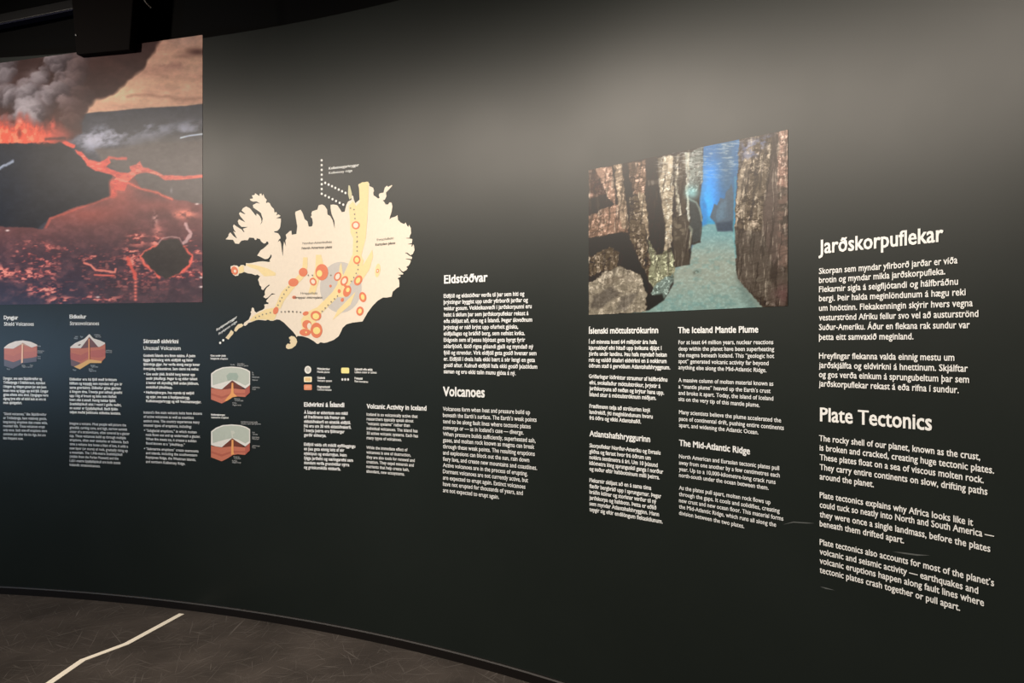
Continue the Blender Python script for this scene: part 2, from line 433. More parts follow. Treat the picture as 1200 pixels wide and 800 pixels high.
# broken crust: glowing cracks
def cracks(cx, cy, rx, ry, a, seed, thr=0.58):
    q = fbm(X, Y, 7, 3.0, 3, seed); m = sstep(thr, thr + 0.10, q) * np.clip(P.blob(cx, cy, rx, ry) * 1.6, 0, 1)
    P.over(m * a * .62, (186, 80, 76)); P.over(sstep(thr + 0.09, thr + 0.2, q) * np.clip(P.blob(cx, cy, rx, ry) * 1.6, 0, 1) * a * .85, (244, 150, 130))
cracks(0, 319, 18, 6, 1.0, 71, 0.42); cracks(-40, 322, 30, 10, .9, 72); cracks(28, 322, 14, 7, 0.9, 73, 0.48); cracks(50, 316, 14, 22, 0.8, 74, 0.54)
cracks(52, 340, 18, 6, 1.0, 75, 0.46); cracks(72, 352, 14, 4, 1.0, 76, 0.42); cracks(45, 300, 26, 16, 0.75, 77, 0.6); cracks(90, 297, 18, 10, 0.8, 78, 0.58)
cracks(110, 305, 12, 8, 0.8, 79, 0.58); cracks(161, 280, 9, 7, 1.0, 80, 0.42); cracks(184, 283, 6, 6, 1.0, 81, 0.40); cracks(154, 303, 9, 14, 1.0, 82, 0.47)
cracks(226, 295, 9, 14, 0.8, 83, 0.54); cracks(220, 322, 20, 5, 0.95, 84, 0.48); cracks(115, 350, 24, 4, 0.8, 85, 0.56); cracks(110, 330, 90, 20, 0.35, 86, 0.62); cracks(160, 315, 34, 20, .6, 87, .57)
P.over(P.line([(99, 308), (107, 311), (112, 316), (122, 317), (135, 319), (136, 315)], 1.1, 0.8, 0.8, 5), (244, 130, 112)); P.over(P.line([(111, 322), (134, 323)], 0.9, 0.6) * 0.9, (226, 104, 88))
for yy in range(327, 353, 4): P.over(P.blob(159, yy, 1.9, 1.5), (232, 116, 98))
P.over(P.line([(150, 303), (156, 315), (159, 325)], 2.2, 1.2, 2, 5) * 0.8, (230, 96, 80))
# dark island in the lava with a glowing rim
isl = [(166, 301), (171, 294), (184, 288), (190, 282), (199, 279), (210, 281), (214, 288), (224, 300), (222, 308), (210, 320), (195, 327), (186, 322), (176, 313)]
P.over(P.line(isl[:3] + [], 1.6, 1, 1, 4) * 0.9, (236, 112, 94)); P.over(P.line([(166, 301), (170, 311), (182, 317), (187, 325)], 1.5, 1, 1.5, 4), (232, 104, 88))
P.over(P.line([(199, 324), (212, 318), (222, 311), (225, 300), (216, 290)], 1.7, 1.2, 2, 4) * 0.9, (228, 100, 84))
P.over(P.mask(isl, 1.2, 1.5, 5), (62, 56, 52))
P.over(P.line([(184, 286), (192, 279), (200, 277), (210, 279), (214, 284)], 0.7, 0.7, 1, 5) * 0.6, (190, 150, 140))
# small steam plumes
P.over(P.blob(182, 256, 3, 8) * sstep(0.3, 0.6, n3), (190, 140, 130)); P.over(P.blob(185, 270, 5, 7) * 0.7 * sstep(0.2, 0.6, n3), (214, 130, 116))
P.over(P.line([(218, 263), (220, 268), (224, 273), (220, 280), (215, 285)], 1.9, 1.2, 1.5, 4) * 0.75, (214, 170, 164))
P.over(np.clip(P.blob(216, 251, 12, 5) * 1.4, 0, 1) * sstep(0.35, 0.6, n2) * 0.9, (224, 130, 110)); P.over(P.blob(201, 223, 1.5, 3) * 0.6, (150, 140, 140))
P.over(P.line([(0, 197), (8, 193), (15, 189)], 1.5, 1.2, 1.2, 5) * 0.75, (170, 176, 190))
for x, y in [(231, 239), (9, 270), (236, 325), (236, 336), (115, 348)]: P.over(P.blob(x, y, 2.2, 1.0), (230, 200, 190))
# smoke plume, from the left edge up to the sky
sm = P.mask([(-80, 20), (192, 36), (186, 52), (178, 64), (168, 78), (153, 92), (134, 108), (116, 116), (100, 122), (95, 132), (92, 145), (96, 158), (70, 166), (-80, 168)], 3, 7, 26)
P.over(sm, (66, 46, 44))
P.over(sm * sstep(0.45, 0.7, n1) * sstep(85, 130, X) * 0.5, (96, 66, 58)); P.over(sm * P.blob(120, 92, 18, 16) * .5, (52, 34, 33))
bl = np.random.RandomState(5)
puffs = [(bl.uniform(-65, 96), bl.uniform(58, 150), bl.uniform(8, 20)) for i in range(95)]
puffs.sort(key=lambda q: q[1] - 0.4 * q[0])
WX = X + 9 * (n1 - 0.5) + 9 * (n2 - 0.5); WY = Y + 9 * (fbm(X, Y, 14, 12, 4, 95) - 0.5) * 2
for x, y, r in puffs:
    d = np.hypot(WX - x, (WY - y) * 1.1); m = 1 - sstep(r * 0.62, r * 1.0, d)
    lit = np.clip(0.5 - ((WX - x) * 0.55 + (WY - y) * 0.85) / (1.7 * r), 0, 1) ** 1.4
    side = sstep(104, 40, x) if False else np.clip((112 - x) / 60, 0, 1)
    base = np.array((58, 48, 51.)) * (1 - lit[..., None]) + (np.array((118, 84, 76.)) * (1 - side) + np.array((190, 176, 176.)) * side) * lit[..., None]
    P.over(sm * m * 0.62, base)
P.over(sm * sstep(70, 108, X + 0.3 * (Y - 100)) * 0.45, (70, 46, 43)); P.over(sm * P.blob(78, 138, 22, 20) * 0.6, (88, 56, 50)); P.over(sm * P.blob(95, 62, 20, 6) * .5, (120, 104, 104))
P.over(sm * P.blob(45, 90, 12, 8) * sstep(.35, .6, n2) * .6, (178, 164, 164)); P.over(sm * P.blob(40, 130, 10, 10) * sstep(.35, .6, n2) * .7, (184, 168, 166)); P.over(sm * P.blob(5, 90, 9, 14) * .4, (170, 156, 156))
# fire fountains along the fissure
flame = fbm(X, Y, 8, 40, 3, 101); turb = fbm(X, Y, 6, 7, 4, 107)
fh = 140 + 22 * (flame - 0.25) + 0.004 * (X - 25) ** 2
base_l = 1 - sstep(164, 167, Y + 4 * (n3 - 0.5) - 2)
P.over(sstep(-14, 4, Y - fh + 10 * (turb - .5)) * base_l * (1 - sstep(55, 92, X)) * .9, (170, 80, 68))
P.over(sstep(-2, 9, Y - fh + 16 * (turb - .5)) * base_l * (1 - sstep(46, 74, X)) * (0.7 + 0.5 * n2), (236, 92, 70))
P.over(sstep(2, 12, Y - fh + 16 * (turb - .5)) * base_l * (1 - sstep(30, 62, X)) * sstep(.45, .7, turb) * .8, (255, 140, 104))
P.over(P.blob(62, 147, 3, 7) * sstep(.3, .6, turb) * .8, (216, 96, 80)); P.over(P.blob(70, 158, 14, 5) * .5, (196, 92, 78))
P.over(P.blob(23, 142, 3, 3) * 0.7, (244, 160, 140)); P.over(P.blob(23, 156, 2.5, 6) * 0.6, (90, 50, 46))
P.over(P.line([(54, 163), (76, 162)], 1.6, 1.2, 1, 6) * 0.7, (70, 52, 50))
P.mul((0.93 + 0.14 * n3) * (0.9 + 0.2 * n2))
P.build('lava_photograph', 0.0016, 1.42, 0.013, 'large wall photograph of an erupting volcano with smoke plume and red lava field', 'photograph')

# ---- underwater rift
P = Picture(690, 923.3, 380, 330, lambda x: 199.3 - (x - 690) * 0.203, lambda x: 368.8 - (x - 690) * 0.0447)
X, Y = P.X, P.Y
U = lambda pts: tr(pts, 670, 140, 3.3333)
u, v = (X - 670) * 3.3333, (Y - 140) * 3.3333
n1 = fbm(u, v, 60, 60, 5, 201); n2 = fbm(u, v, 22, 16, 4, 211); n3 = fbm(u, v, 9, 7, 3, 221); nv = fbm(u, v, 14, 90, 4, 231)
P.C = np.stack([np.full(X.shape, q) for q in (66., 110., 150.)], -1)
P.over(P.mask(U([(505, 90), (680, 70), (680, 420), (505, 420)]), 4), (58, 104, 150))
P.over(np.exp(-((u - 545) / 34) ** 2) * sstep(130, 220, v) * (1 - sstep(360, 420, v)), (60, 138, 214))
P.over(np.exp(-((u - 530) / 20) ** 2 - ((v - 330) / 70) ** 2) * 0.7, (60, 170, 235))
P.over(sstep(360, 420, v) * (1 - sstep(420, 470, v)), (58, 140, 176))
P.over(np.exp(-((u - 610) / 35) ** 2) * (1 - sstep(250, 330, v)) * 0.65, (74, 96, 112))
# sandy bottom
P.over(sstep(520, 600, v), (132, 145, 134))
fl_m = P.mask(U([(505, 410), (600, 412), (660, 430), (650, 620), (740, 760), (60, 790), (360, 700), (400, 610), (470, 500)]), 2)
P.over(fl_m, (138, 146, 134)); P.over(fl_m * (1 - sstep(420, 560, v)), (108, 146, 148)); P.over(fl_m * sstep(600, 740, v) * 0.6, (118, 148, 142))
P.over(fl_m * sstep(0.5, 0.75, n3) * 0.25, (150, 176, 168)); P.over(fl_m * sstep(0.5, 0.7, n2) * 0.3, (92, 130, 128))
P.over(P.blob(670 + 490 / 3.333, 140 + 598 / 3.333, 4, 2.5) * sstep(0.3, 0.6, n3) * 1.4, (70, 76, 68))
P.over(P.mask(U([(645, 610), (740, 720), (700, 745), (660, 690)]), 8) * 0.6, (96, 112, 106))
# far rocks in blue water
P.over(P.mask(U([(540, 380), (550, 355), (556, 330), (570, 335), (580, 305), (596, 310), (604, 282), (618, 270), (626, 250), (634, 290), (632, 437), (570, 435), (560, 400)]), 1.0, 1.2, 8), (78, 92, 104))
P.over(P.mask(U([(555, 385), (580, 330), (605, 310), (610, 380), (570, 400)]), 2) * 0.5 * sstep(.3, .6, nv), (96, 126, 146)); P.over(P.mask(U([(566, 405), (632, 395), (632, 437), (570, 435)]), 2) * 0.7, (50, 62, 76))
P.over(P.mask(U([(512, 300), (530, 340), (528, 410), (505, 420)]), 2) * 0.8, (44, 118, 180))
# left cliff: shadowed body first, then the lit pillars
rock = lambda c, a=0.3: None
left = P.mask(U([(55, 50), (505, 50), (515, 110), (508, 250), (500, 330), (512, 380), (505, 480), (470, 490), (462, 568), (400, 575), (398, 640), (360, 705), (300, 745), (55, 790)]), 1.2, 1.0, 8)
P.over(left, (56, 52, 50)); 
t1 = fbm(u + 24 * n2, v + 10 * n1, 9, 15, 5, 271); t2 = fbm(u + 8 * n1, v + 18 * n2, 26, 8, 5, 281); t3 = fbm(u, v, 5, 4, 2, 291)
crag = np.abs(t1 - .5) * 2
def pil(pts, col, a=1.0, tex=0.5, warp=2.2, soft=0.9):
    m = P.mask(U(pts), soft, warp, 5)
    P.over(m * a, np.array(col) * 0.84)
    dark = np.array(col) * 0.52; lite = np.minimum(np.array(col) * 1.3 + 30, 255)
    P.over(m * a * sstep(0.46, 0.66, t2) * min(1, tex * 1.3), dark); P.over(m * a * sstep(0.52, 0.70, t1 * .7 + (1 - t3) * .3) * min(1, tex * 1.5), lite)
    P.over(m * a * sstep(.45, .75, n1) * tex * .7, np.array(col) * .7)
    P.over(m * a * (1 - sstep(.01, .07, crag)) * tex * .8, dark)
pil([(85, 190), (155, 180), (165, 260), (168, 335), (140, 300), (118, 250)], (176, 140, 120))
pil([(66, 200), (95, 200), (115, 250), (135, 290), (70, 310)], (92, 72, 66), 1, .3); P.over(P.blob(692, 229, 5, 2) * 0.8, (190, 150, 130))
pil([(66, 380), (160, 335), (205, 330), (222, 400), (220, 438), (120, 455), (66, 462)], (162, 128, 108))
pil([(166, 180), (195, 175), (205, 260), (222, 420), (200, 430), (180, 330)], (176, 152, 128))
pil([(222, 170), (288, 160), (290, 250), (285, 300), (240, 290), (228, 230)], (150, 122, 104), 1, .7); pil([(262, 280), (285, 290), (300, 400), (300, 470), (280, 400)], (180, 158, 132))
pil([(224, 300), (262, 300), (285, 420), (300, 520), (330, 560), (310, 640), (270, 560), (230, 470)], (112, 98, 82), 1, .7)
pil([(335, 150), (398, 138), (398, 260), (392, 400), (390, 500), (362, 530), (366, 400), (345, 300), (336, 220)], (204, 186, 158), 1, .45)
P.over(P.mask(U([(290, 160), (338, 150), (342, 260), (365, 400), (360, 500), (330, 520), (300, 440)]), 1.5, 1, 8) * .85, (54, 50, 48))
P.over(P.mask(U([(300, 240), (345, 236), (348, 250), (300, 258)]), 1.5, 1, 6) * 0.5, (150, 140, 128))
pil([(400, 140), (420, 136), (418, 280), (432, 372), (415, 380), (404, 280)], (150, 140, 122), 1, .6); pil([(404, 250), (412, 250), (430, 370), (420, 378)], (222, 214, 188), .9, .2)
P.over(P.mask(U([(420, 140), (448, 134), (446, 360), (434, 372), (420, 280)]), 1.2, .8, 6), (74, 66, 58))
pil([(446, 132), (515, 108), (512, 240), (488, 280), (452, 280)], (118, 124, 118), 1, .7); pil([(446, 132), (462, 128), (458, 280), (462, 400), (450, 400)], (206, 206, 186), 1, .3)
P.over(P.mask(U([(395, 385), (448, 372), (464, 420), (460, 568), (402, 575)]), 1.2, 1, 6), (70, 64, 58)); P.over(P.mask(U([(400, 395), (440, 385), (445, 450), (405, 470)]), 3, 1, 6) * sstep(.45, .65, n2) * .6, (122, 112, 96))
P.over(P.mask(U([(462, 310), (485, 320), (505, 350), (505, 470), (470, 485), (462, 420)]), 1.2, 1, 6), (62, 66, 66)); P.over(P.line(U([(462, 310), (488, 325), (500, 350), (510, 395)]), 1.1, .8, .8, 6) * .5, (150, 168, 156)); P.over(P.line(U([(460, 420), (470, 430), (462, 500)]), 1.4, 1, .8, 6) * .45, (160, 164, 142))
P.over(np.exp(-((u - 475) / 30) ** 2 - ((v - 200) / 60) ** 2) * .4, (176, 180, 168)); P.over(np.exp(-((u - 470) / 26) ** 2 - ((v - 285) / 24) ** 2) * .75, (150, 205, 205))
pil([(300, 470), (330, 530), (360, 520), (392, 510), (402, 580), (398, 620), (365, 680), (330, 680), (300, 620), (310, 560)], (158, 158, 128), 1, .6)
pil([(330, 640), (395, 600), (400, 630), (358, 705), (310, 680)], (136, 152, 142), 1, .6)
P.over(P.mask(U([(300, 690), (355, 680), (362, 705), (305, 742)]), 1.5), (48, 50, 48))
P.over(P.mask(U([(66, 465), (200, 438), (225, 470), (250, 530), (290, 600), (305, 740), (285, 740), (270, 640), (200, 570), (180, 510), (66, 530)]), 1.5, 1.5, 8), (50, 46, 44))
pil([(66, 540), (150, 500), (185, 520), (180, 575), (66, 612)], (112, 98, 82), 1, .8)
pil([(66, 640), (140, 590), (190, 572), (255, 600), (280, 625), (292, 690), (290, 750), (66, 768)], (168, 156, 136), 1, .35)
P.over(P.mask(U([(85, 690), (150, 655), (205, 680), (160, 700), (110, 740), (75, 735)]), 2, 2, 8) * .75, (84, 78, 72)); P.over(P.mask(U([(170, 745), (200, 690), (262, 672), (240, 700), (210, 750)]), 2, 2, 8) * .65, (92, 86, 80)); P.over(P.mask(U([(120, 640), (150, 615), (220, 605), (150, 650)]), 2, 2, 8) * .5, (100, 90, 78))
# right cliff
pil([(655, 60), (870, 0), (870, 760), (855, 760), (770, 760), (690, 670), (648, 620), (640, 520), (640, 330), (650, 220)], (92, 82, 74), 1, .35)
pil([(718, 80), (785, 70), (775, 200), (750, 330), (742, 436), (690, 430), (640, 420), (640, 340), (690, 280)], (122, 108, 92), 1, .75)
pil([(690, 80), (716, 78), (700, 170), (672, 300), (640, 350), (652, 230), (672, 150)], (176, 158, 136), 1, .4)
P.over(P.mask(U([(662, 92), (790, 58), (760, 100), (715, 150), (670, 160)]), 5) * .5 * sstep(.35, .6, n2), (120, 134, 178))
P.over(P.mask(U([(785, 62), (806, 50), (806, 420), (840, 430), (845, 560), (790, 600), (745, 440), (752, 330), (778, 200)]), 3, 1, 8) * .85, (90, 78, 72))
pil([(807, 48), (850, 38), (848, 262), (805, 258)], (188, 148, 130), 1, .55); P.over(P.mask(U([(806, 258), (850, 262), (848, 580), (806, 570)]), 3) * sstep(.4, .65, n2) * .7, (118, 96, 86))
P.over(P.mask(U([(645, 440), (745, 440), (800, 600), (848, 600), (848, 740), (760, 700), (690, 665), (650, 620)]), 4, 1, 8) * .8, (84, 76, 69)); P.over(P.line(U([(700, 440), (708, 470), (695, 530)]), 1.2, 1, .6, 6) * .35, (140, 132, 116))
P.over(P.mask(U([(690, 600), (800, 640), (830, 720), (770, 705), (700, 660)]), 6) * sstep(.4, .6, n2) * .6, (112, 104, 92)); P.over(P.blob(917, 345, 10, 12) * .4, (110, 70, 74))
P.over(P.line(U([(640, 225), (638, 330), (632, 420), (640, 540)]), 1.0, 1, 1, 8) * .35, (80, 160, 170))
stone = (P.C[..., 2] < P.C[..., 0] + 8) & (P.C[..., 0] > P.C[..., 1] - 4)
stone = stone * (1 - 0.75 * sstep(560, 640, v) * (1 - sstep(300, 420, u)))
vs = fbm(u + 0.12 * v + 10 * n2, v, 9, 120, 4, 301)
P.over(stone * sstep(.52, .68, vs) * .5, (46, 42, 40)); P.over(stone * sstep(.60, .74, fbm(u + 8 * n1, v, 7, 60, 4, 311)) * .42 * sstep(40, 110, P.C[..., 0]), (226, 210, 184))
P.over(stone * sstep(.55, .72, fbm(u, v + .3 * u, 60, 7, 4, 321)) * .35, (60, 54, 50))
# light ripples under the surface
rip = sstep(.5, .75, fbm(u, v, 26, 5, 3, 261)) * (1 - sstep(150, 280, v - 0.1 * (500 - u)))
P.over(rip * P.mask(U([(335, 130), (660, 70), (660, 300), (335, 320)]), 6) * .45, (206, 204, 196))
P.mul(0.92 + 0.16 * n3)
P.build('underwater_photograph', 0.0016, 1.08, 0.034, 'wall photograph of a rocky underwater rift with blue water and sandy floor', 'photograph')
# ------------------------------------------------------------------ map
root = thing('island_map', wp(376, 400), 'pale cream map of the island with orange volcano rings and dotted boundary lines', 'map')
q1 = lambda p: tr(p, 260, 220, 13.333); q2 = lambda p: tr(p, 335, 205, 10); q3 = lambda p: tr(p, 410, 205, 10)
q4 = lambda p: tr(p, 260, 280, 11.43); q5 = lambda p: tr(p, 260, 340, 11.43); q6 = lambda p: tr(p, 335, 340, 10.667)
q7 = lambda p: tr(p, 410, 280, 11.43); q8 = lambda p: tr(p, 400, 330, 10); q0 = lambda p: tr(p, 240, 180, 3.3346)
land = (q4([(50, 5), (150, 10), (180, 60), (230, 65), (260, 25), (300, 15), (350, 15), (370, -20), (430, -15), (445, 12), (465, 10), (470, -10), (510, 0), (530, 35), (565, 60), (590, 55), (600, 35), (620, 35), (628, 62), (560, 125), (520, 150), (475, 220), (520, 240), (580, 270), (620, 262), (645, 235), (655, 210), (668, 212), (665, 245), (640, 285), (650, 300), (630, 308), (580, 300), (540, 298), (480, 305), (440, 312), (400, 320), (360, 325), (325, 322), (322, 360), (300, 355), (290, 345), (250, 350), (245, 375), (225, 375), (205, 355), (160, 352), (120, 365), (118, 395), (135, 430), (150, 475), (180, 495), (220, 490), (232, 462), (270, 455), (300, 440), (350, 460), (400, 465), (450, 485), (480, 475), (500, 495), (515, 490), (485, 545), (500, 580), (505, 615), (530, 640), (530, 670), (555, 685), (570, 665), (600, 635), (635, 610), (640, 620), (600, 655), (580, 690), (575, 720), (580, 745), (555, 775), (590, 795), (620, 780), (672, 728)])
 + q5([(720, 50), (665, 62), (620, 110), (595, 140), (600, 155), (625, 165), (625, 185), (590, 185), (565, 195), (575, 215), (570, 245), (540, 265), (500, 280), (465, 300), (440, 280), (430, 240), (410, 230), (400, 245), (398, 275), (385, 290), (395, 315), (385, 340), (360, 395), (330, 412), (300, 435), (290, 470), (315, 478), (345, 455), (350, 440), (400, 425), (450, 405), (490, 395), (540, 400), (590, 405), (620, 390), (650, 408), (690, 408), (735, 390), (775, 395), (830, 430), (900, 500), (950, 550), (990, 600), (1000, 625)])
 + q6([(135, 585), (150, 570), (200, 572), (280, 595), (350, 635), (385, 665), (405, 670), (435, 650), (480, 658), (520, 650), (600, 620), (660, 575), (690, 520), (710, 470), (760, 425), (830, 405)])
 + q8([(250, 465), (310, 360), (370, 280), (430, 220), (490, 185), (540, 185), (590, 175), (605, 115), (650, 75), (680, 60)])
 + q7([(665, 590), (660, 545), (640, 530), (650, 520), (675, 510), (682, 492), (645, 480), (685, 475), (710, 475), (718, 462), (690, 440), (655, 392), (660, 385), (700, 430), (720, 438), (760, 415), (775, 390), (755, 375), (790, 355), (810, 320), (820, 285), (750, 267), (750, 262), (830, 268), (835, 240), (800, 225), (760, 195), (745, 190), (745, 183), (775, 185), (815, 218), (845, 200), (855, 175), (868, 150), (860, 90), (850, 70), (835, 105), (825, 95), (832, 72), (780, 70), (780, 66), (832, 55), (835, 30)])
 + q3([(730, 780), (733, 750), (700, 745), (660, 742), (660, 738), (700, 735), (705, 710), (720, 680), (715, 620), (695, 585), (685, 610), (670, 590), (655, 555), (640, 575), (600, 560), (565, 525), (560, 470), (530, 490), (490, 500), (465, 520), (475, 480), (490, 430), (500, 370), (490, 325), (465, 320), (450, 345), (420, 345), (400, 310), (385, 300), (410, 290), (430, 250), (425, 205), (460, 170), (500, 125), (490, 118), (450, 140), (435, 125), (410, 150), (395, 205), (350, 215), (340, 235), (350, 270), (330, 275), (300, 250), (280, 240), (275, 210), (285, 185), (275, 150), (230, 130), (230, 100), (205, 78), (165, 85), (155, 110), (115, 100), (100, 115), (115, 180), (130, 260), (120, 285), (65, 330), (50, 295)])
 + q2([(790, 245), (775, 240), (770, 290), (730, 310), (710, 350), (690, 430), (655, 435), (640, 405), (605, 355), (560, 345), (525, 350), (525, 390), (535, 450), (555, 500), (570, 540), (575, 630), (565, 590), (550, 530), (520, 480), (490, 465), (485, 405), (455, 360), (425, 345), (385, 355), (370, 405), (310, 425), (300, 450), (305, 475), (290, 490), (310, 510), (318, 560), (310, 600), (290, 605), (270, 605), (255, 545), (220, 515), (200, 450), (175, 405), (115, 430), (110, 450), (120, 510), (135, 600), (125, 690), (70, 700), (68, 655), (50, 655), (0, 700)])
 + q4([(868, -10), (852, 20), (860, 100), (845, 60), (834, 30), (824, 100), (819, 230), (806, 160), (795, 60), (778, 20), (750, 40), (772, 0)])
 + q1([(920, 790), (910, 750), (880, 710), (820, 695), (820, 680), (870, 672), (905, 635), (915, 600), (925, 530), (925, 480), (850, 472), (900, 455), (920, 440), (890, 415), (850, 430), (865, 400), (850, 375), (825, 390), (815, 330), (775, 290), (750, 240), (720, 225), (700, 240), (690, 220), (705, 190), (670, 150), (650, 95), (630, 130), (620, 90), (590, 95), (590, 130), (520, 85), (515, 110), (470, 120), (490, 165), (470, 170), (440, 175), (450, 200), (490, 215), (545, 212), (600, 245), (540, 238), (485, 270), (495, 310), (560, 355), (610, 390), (620, 420), (640, 480), (630, 540), (600, 580), (622, 530), (615, 480), (585, 430), (545, 400), (540, 440), (520, 420), (480, 370), (440, 320), (380, 290), (330, 320), (310, 355), (370, 410), (350, 410), (290, 380), (270, 400), (285, 440), (370, 540), (340, 525), (270, 490), (250, 520), (265, 570), (310, 610), (410, 612), (330, 640), (355, 690), (340, 690), (310, 650), (240, 610), (190, 570), (175, 600), (190, 650), (220, 695), (180, 680), (240, 795), (190, 760), (135, 695), (110, 720), (100, 760)]))
CREAM = (240, 223, 199); ZONE = (243, 217, 158); ORANGE = (229, 130, 93); YEL = (247, 221, 140); OLIVE = (206, 198, 156)
wall_poly('landmass', [land], 0.0010, ink(CREAM), root)
for P_ in ([(50, 635), (95, 580), (125, 530), (160, 560), (150, 590), (120, 620), (90, 660)], [(165, 540), (180, 500), (220, 455), (270, 445), (290, 470), (270, 490), (230, 510), (190, 555)]):
    o = wall_poly('ridge_segment', [q5(P_)], 0.0010, ink((236, 214, 172)), root)
wall_poly('islet', [q5([(900, 630), (930, 612), (970, 618), (1000, 650), (1010, 690), (990, 740), (940, 778), (890, 788), (860, 770), (862, 740), (885, 712), (905, 720), (925, 712), (910, 690), (920, 660), (905, 655)])], 0.0010, ink((236, 214, 172)), root)
wall_poly('ridge_segment', [q2([(735, 120), (752, 125), (776, 220), (772, 270), (745, 287), (728, 220)])], 0.0010, ink(OLIVE), root)
wall_poly('mantle_plume', [ell(399.5, 336.5, 24.4, 29.8, 0, 40)], 0.0013, ink((205, 196, 184)), root)['label'] = 'grey disc under the volcano rings'
ZN = [q0([(563, 205), (580, 185), (592, 205), (606, 190), (603, 120), (615, 112), (640, 110), (641, 150), (636, 250), (630, 330), (612, 400), (578, 400), (580, 330), (570, 310), (568, 260)]),
      q0([(576, 398), (612, 396), (622, 420), (612, 452), (560, 520), (500, 580), (440, 640), (425, 690), (382, 690), (376, 650), (395, 620), (440, 600), (500, 540), (545, 470)]),
      q0([(655, 375), (658, 400), (645, 450), (612, 500), (597, 490), (602, 460), (622, 430)]),
      q4([(320, 345), (345, 332), (450, 348), (620, 395), (725, 455), (720, 490), (570, 500), (480, 410), (380, 380)]),
      q4([(225, 375), (290, 350), (300, 440), (232, 462)]),
      q0([(385, 405), (402, 405), (402, 440), (395, 475), (345, 530), (310, 575), (296, 605), (272, 605), (300, 540), (350, 490), (380, 460)]),
      q0([(435, 395), (455, 395), (466, 440), (442, 510), (430, 552), (405, 545), (415, 510), (432, 450)]),
      q5([(372, 398), (430, 340), (520, 290), (600, 250), (700, 235), (740, 270), (730, 340), (700, 400), (640, 397), (500, 387), (400, 418)]),
      q0(ell(676, 456, 10, 27, 8)), q0([(555, 575), (590, 540), (570, 590), (535, 620), (500, 650), (520, 610)]), q0([(528, 440), (534, 425), (540, 470), (560, 500), (548, 560), (515, 560), (520, 500)])]
for z in ZN: wall_poly('volcanic_zone', [z], 0.0016, ink(ZONE), root)
VOLC = [(591, 280, 16, 16, 0, 10, 10, CREAM), (595, 415, 14, 17, 0, 8.5, 10, YEL), (385, 463, 17, 17, 0, 0, 0, None), (458, 463, 25, 32, 0, (-9, 5), (11, 13), YEL),
        (347, 503, 20, 16, -8, 0, 0, None), (424, 500, 13, 16, -25, 7.5, 9, CREAM), (278, 613, 10, 15, 20, 0, 0, None), (520, 480, 14, 18, 25, 8, 12, CREAM),
        (546, 497, 14, 20, 25, 8, 12, CREAM), (557, 537, 15, 23, 20, (3, -5), (7, 9), YEL), (600, 495, 15, 21, 28, 8, 12, YEL), (618, 560, 14, 20, -12, 7, 11, YEL),
        (607, 615, 14.5, 18, 10, 7, 10, YEL), (435, 633, 21, 19, 20, (0, 2), (13, 12), YEL), (437, 690, 23, 30, 0, (1, 1), (14, 14), YEL), (400, 667, 18, 17, 0, (9, 6), (8, 12), CREAM),
        (393, 698, 22, 14, 0, (4, 0), (3.5, 3.5), YEL), (395, 624, 12, 8, -20, 0, 0, None), (350, 561, 8, 6.5, 0, 0, 0, None), (492, 517, 5, 5.5, 0, 0, 0, None),
        (526, 537, 6, 8, 0, 0, 0, None), (538, 571, 6, 8, 15, 0, 0, None), (676, 458, 5.5, 8, 10, 3, 4.5, CREAM), (550, 517, 5, 5, 0, 0, 0, None), (117, 457, 13, 17, -20, (2, 2), (5, 6), CREAM)]
for i, (cx, cy, rx, ry, an, a, c, col) in enumerate(VOLC):
    ov = wall_poly('central_volcano', [q0(ell(cx, cy, rx, ry, an))], 0.0019 + 0.00004 * (i % 3), ink(ORANGE), root)
    if col is None: continue
    (dx, dy), (rx2, ry2) = (a, c) if isinstance(a, tuple) else ((0, 0), (a, c))
    wall_poly('caldera', [q0(ell(cx + dx, cy + dy, rx2, ry2, an))], 0.0023, ink(col), ov)
GREY = (150, 140, 124)
def dots(P_, r, col, n=10):
    for x, y in P_: wall_poly('boundary_dot', [disc(x, y, r, n)], 0.0026, ink(col), root)
def between(a, c, n): return [(a[0] + (c[0] - a[0]) * i / (n - 1), a[1] + (c[1] - a[1]) * i / (n - 1)) for i in range(n)]
dots(between((377.3, 187.9), (377.4, 227.1), 8), 1.5, (246, 240, 230))
dots(between((381.5, 214.3), (405.2, 226.1), 7), 1.5, (246, 240, 230))
dots(between((381.6, 229.1), (402.6, 239.8), 6), 1.5, (246, 240, 230))
dots([(258.4, 401.6), (262, 398.5)], 1.5, (246, 240, 230))
dots(q2([(760, 388), (800, 405), (808, 460), (812, 510), (830, 675), (838, 725), (840, 775)]) + q7([(97, 40), (100, 105), (100, 160), (115, 350), (112, 408), (88, 460), (55, 515), (22, 565)]), 0.95, GREY)
dots(q6([(648, 72), (610, 108), (570, 145), (530, 185), (495, 222), (457, 262)]), 1.0, GREY)
dots(q6([(40, 265), (88, 267), (137, 270), (185, 275)]) + q5([(800, 290), (850, 288), (900, 287), (953, 287)]), 1.1, GREY)
dots(q5([(455, 365), (505, 348), (548, 325), (600, 315), (652, 300)]) + q5([(755, 200), (782, 145), (808, 100), (835, 52)]) + q4([(868, 685), (900, 645)]) + [(361.6, 322.5), (366.3, 322.5), (387.9, 322.5)], 0.95, GREY)
def label_on(par, name, body, x0, y0, x1, y1, cap, col, bold=0.012):
    T = Lettering(); T.line(body, x0, y0, x1, y1, cap, bold); return T.build(name, ink(col), par)
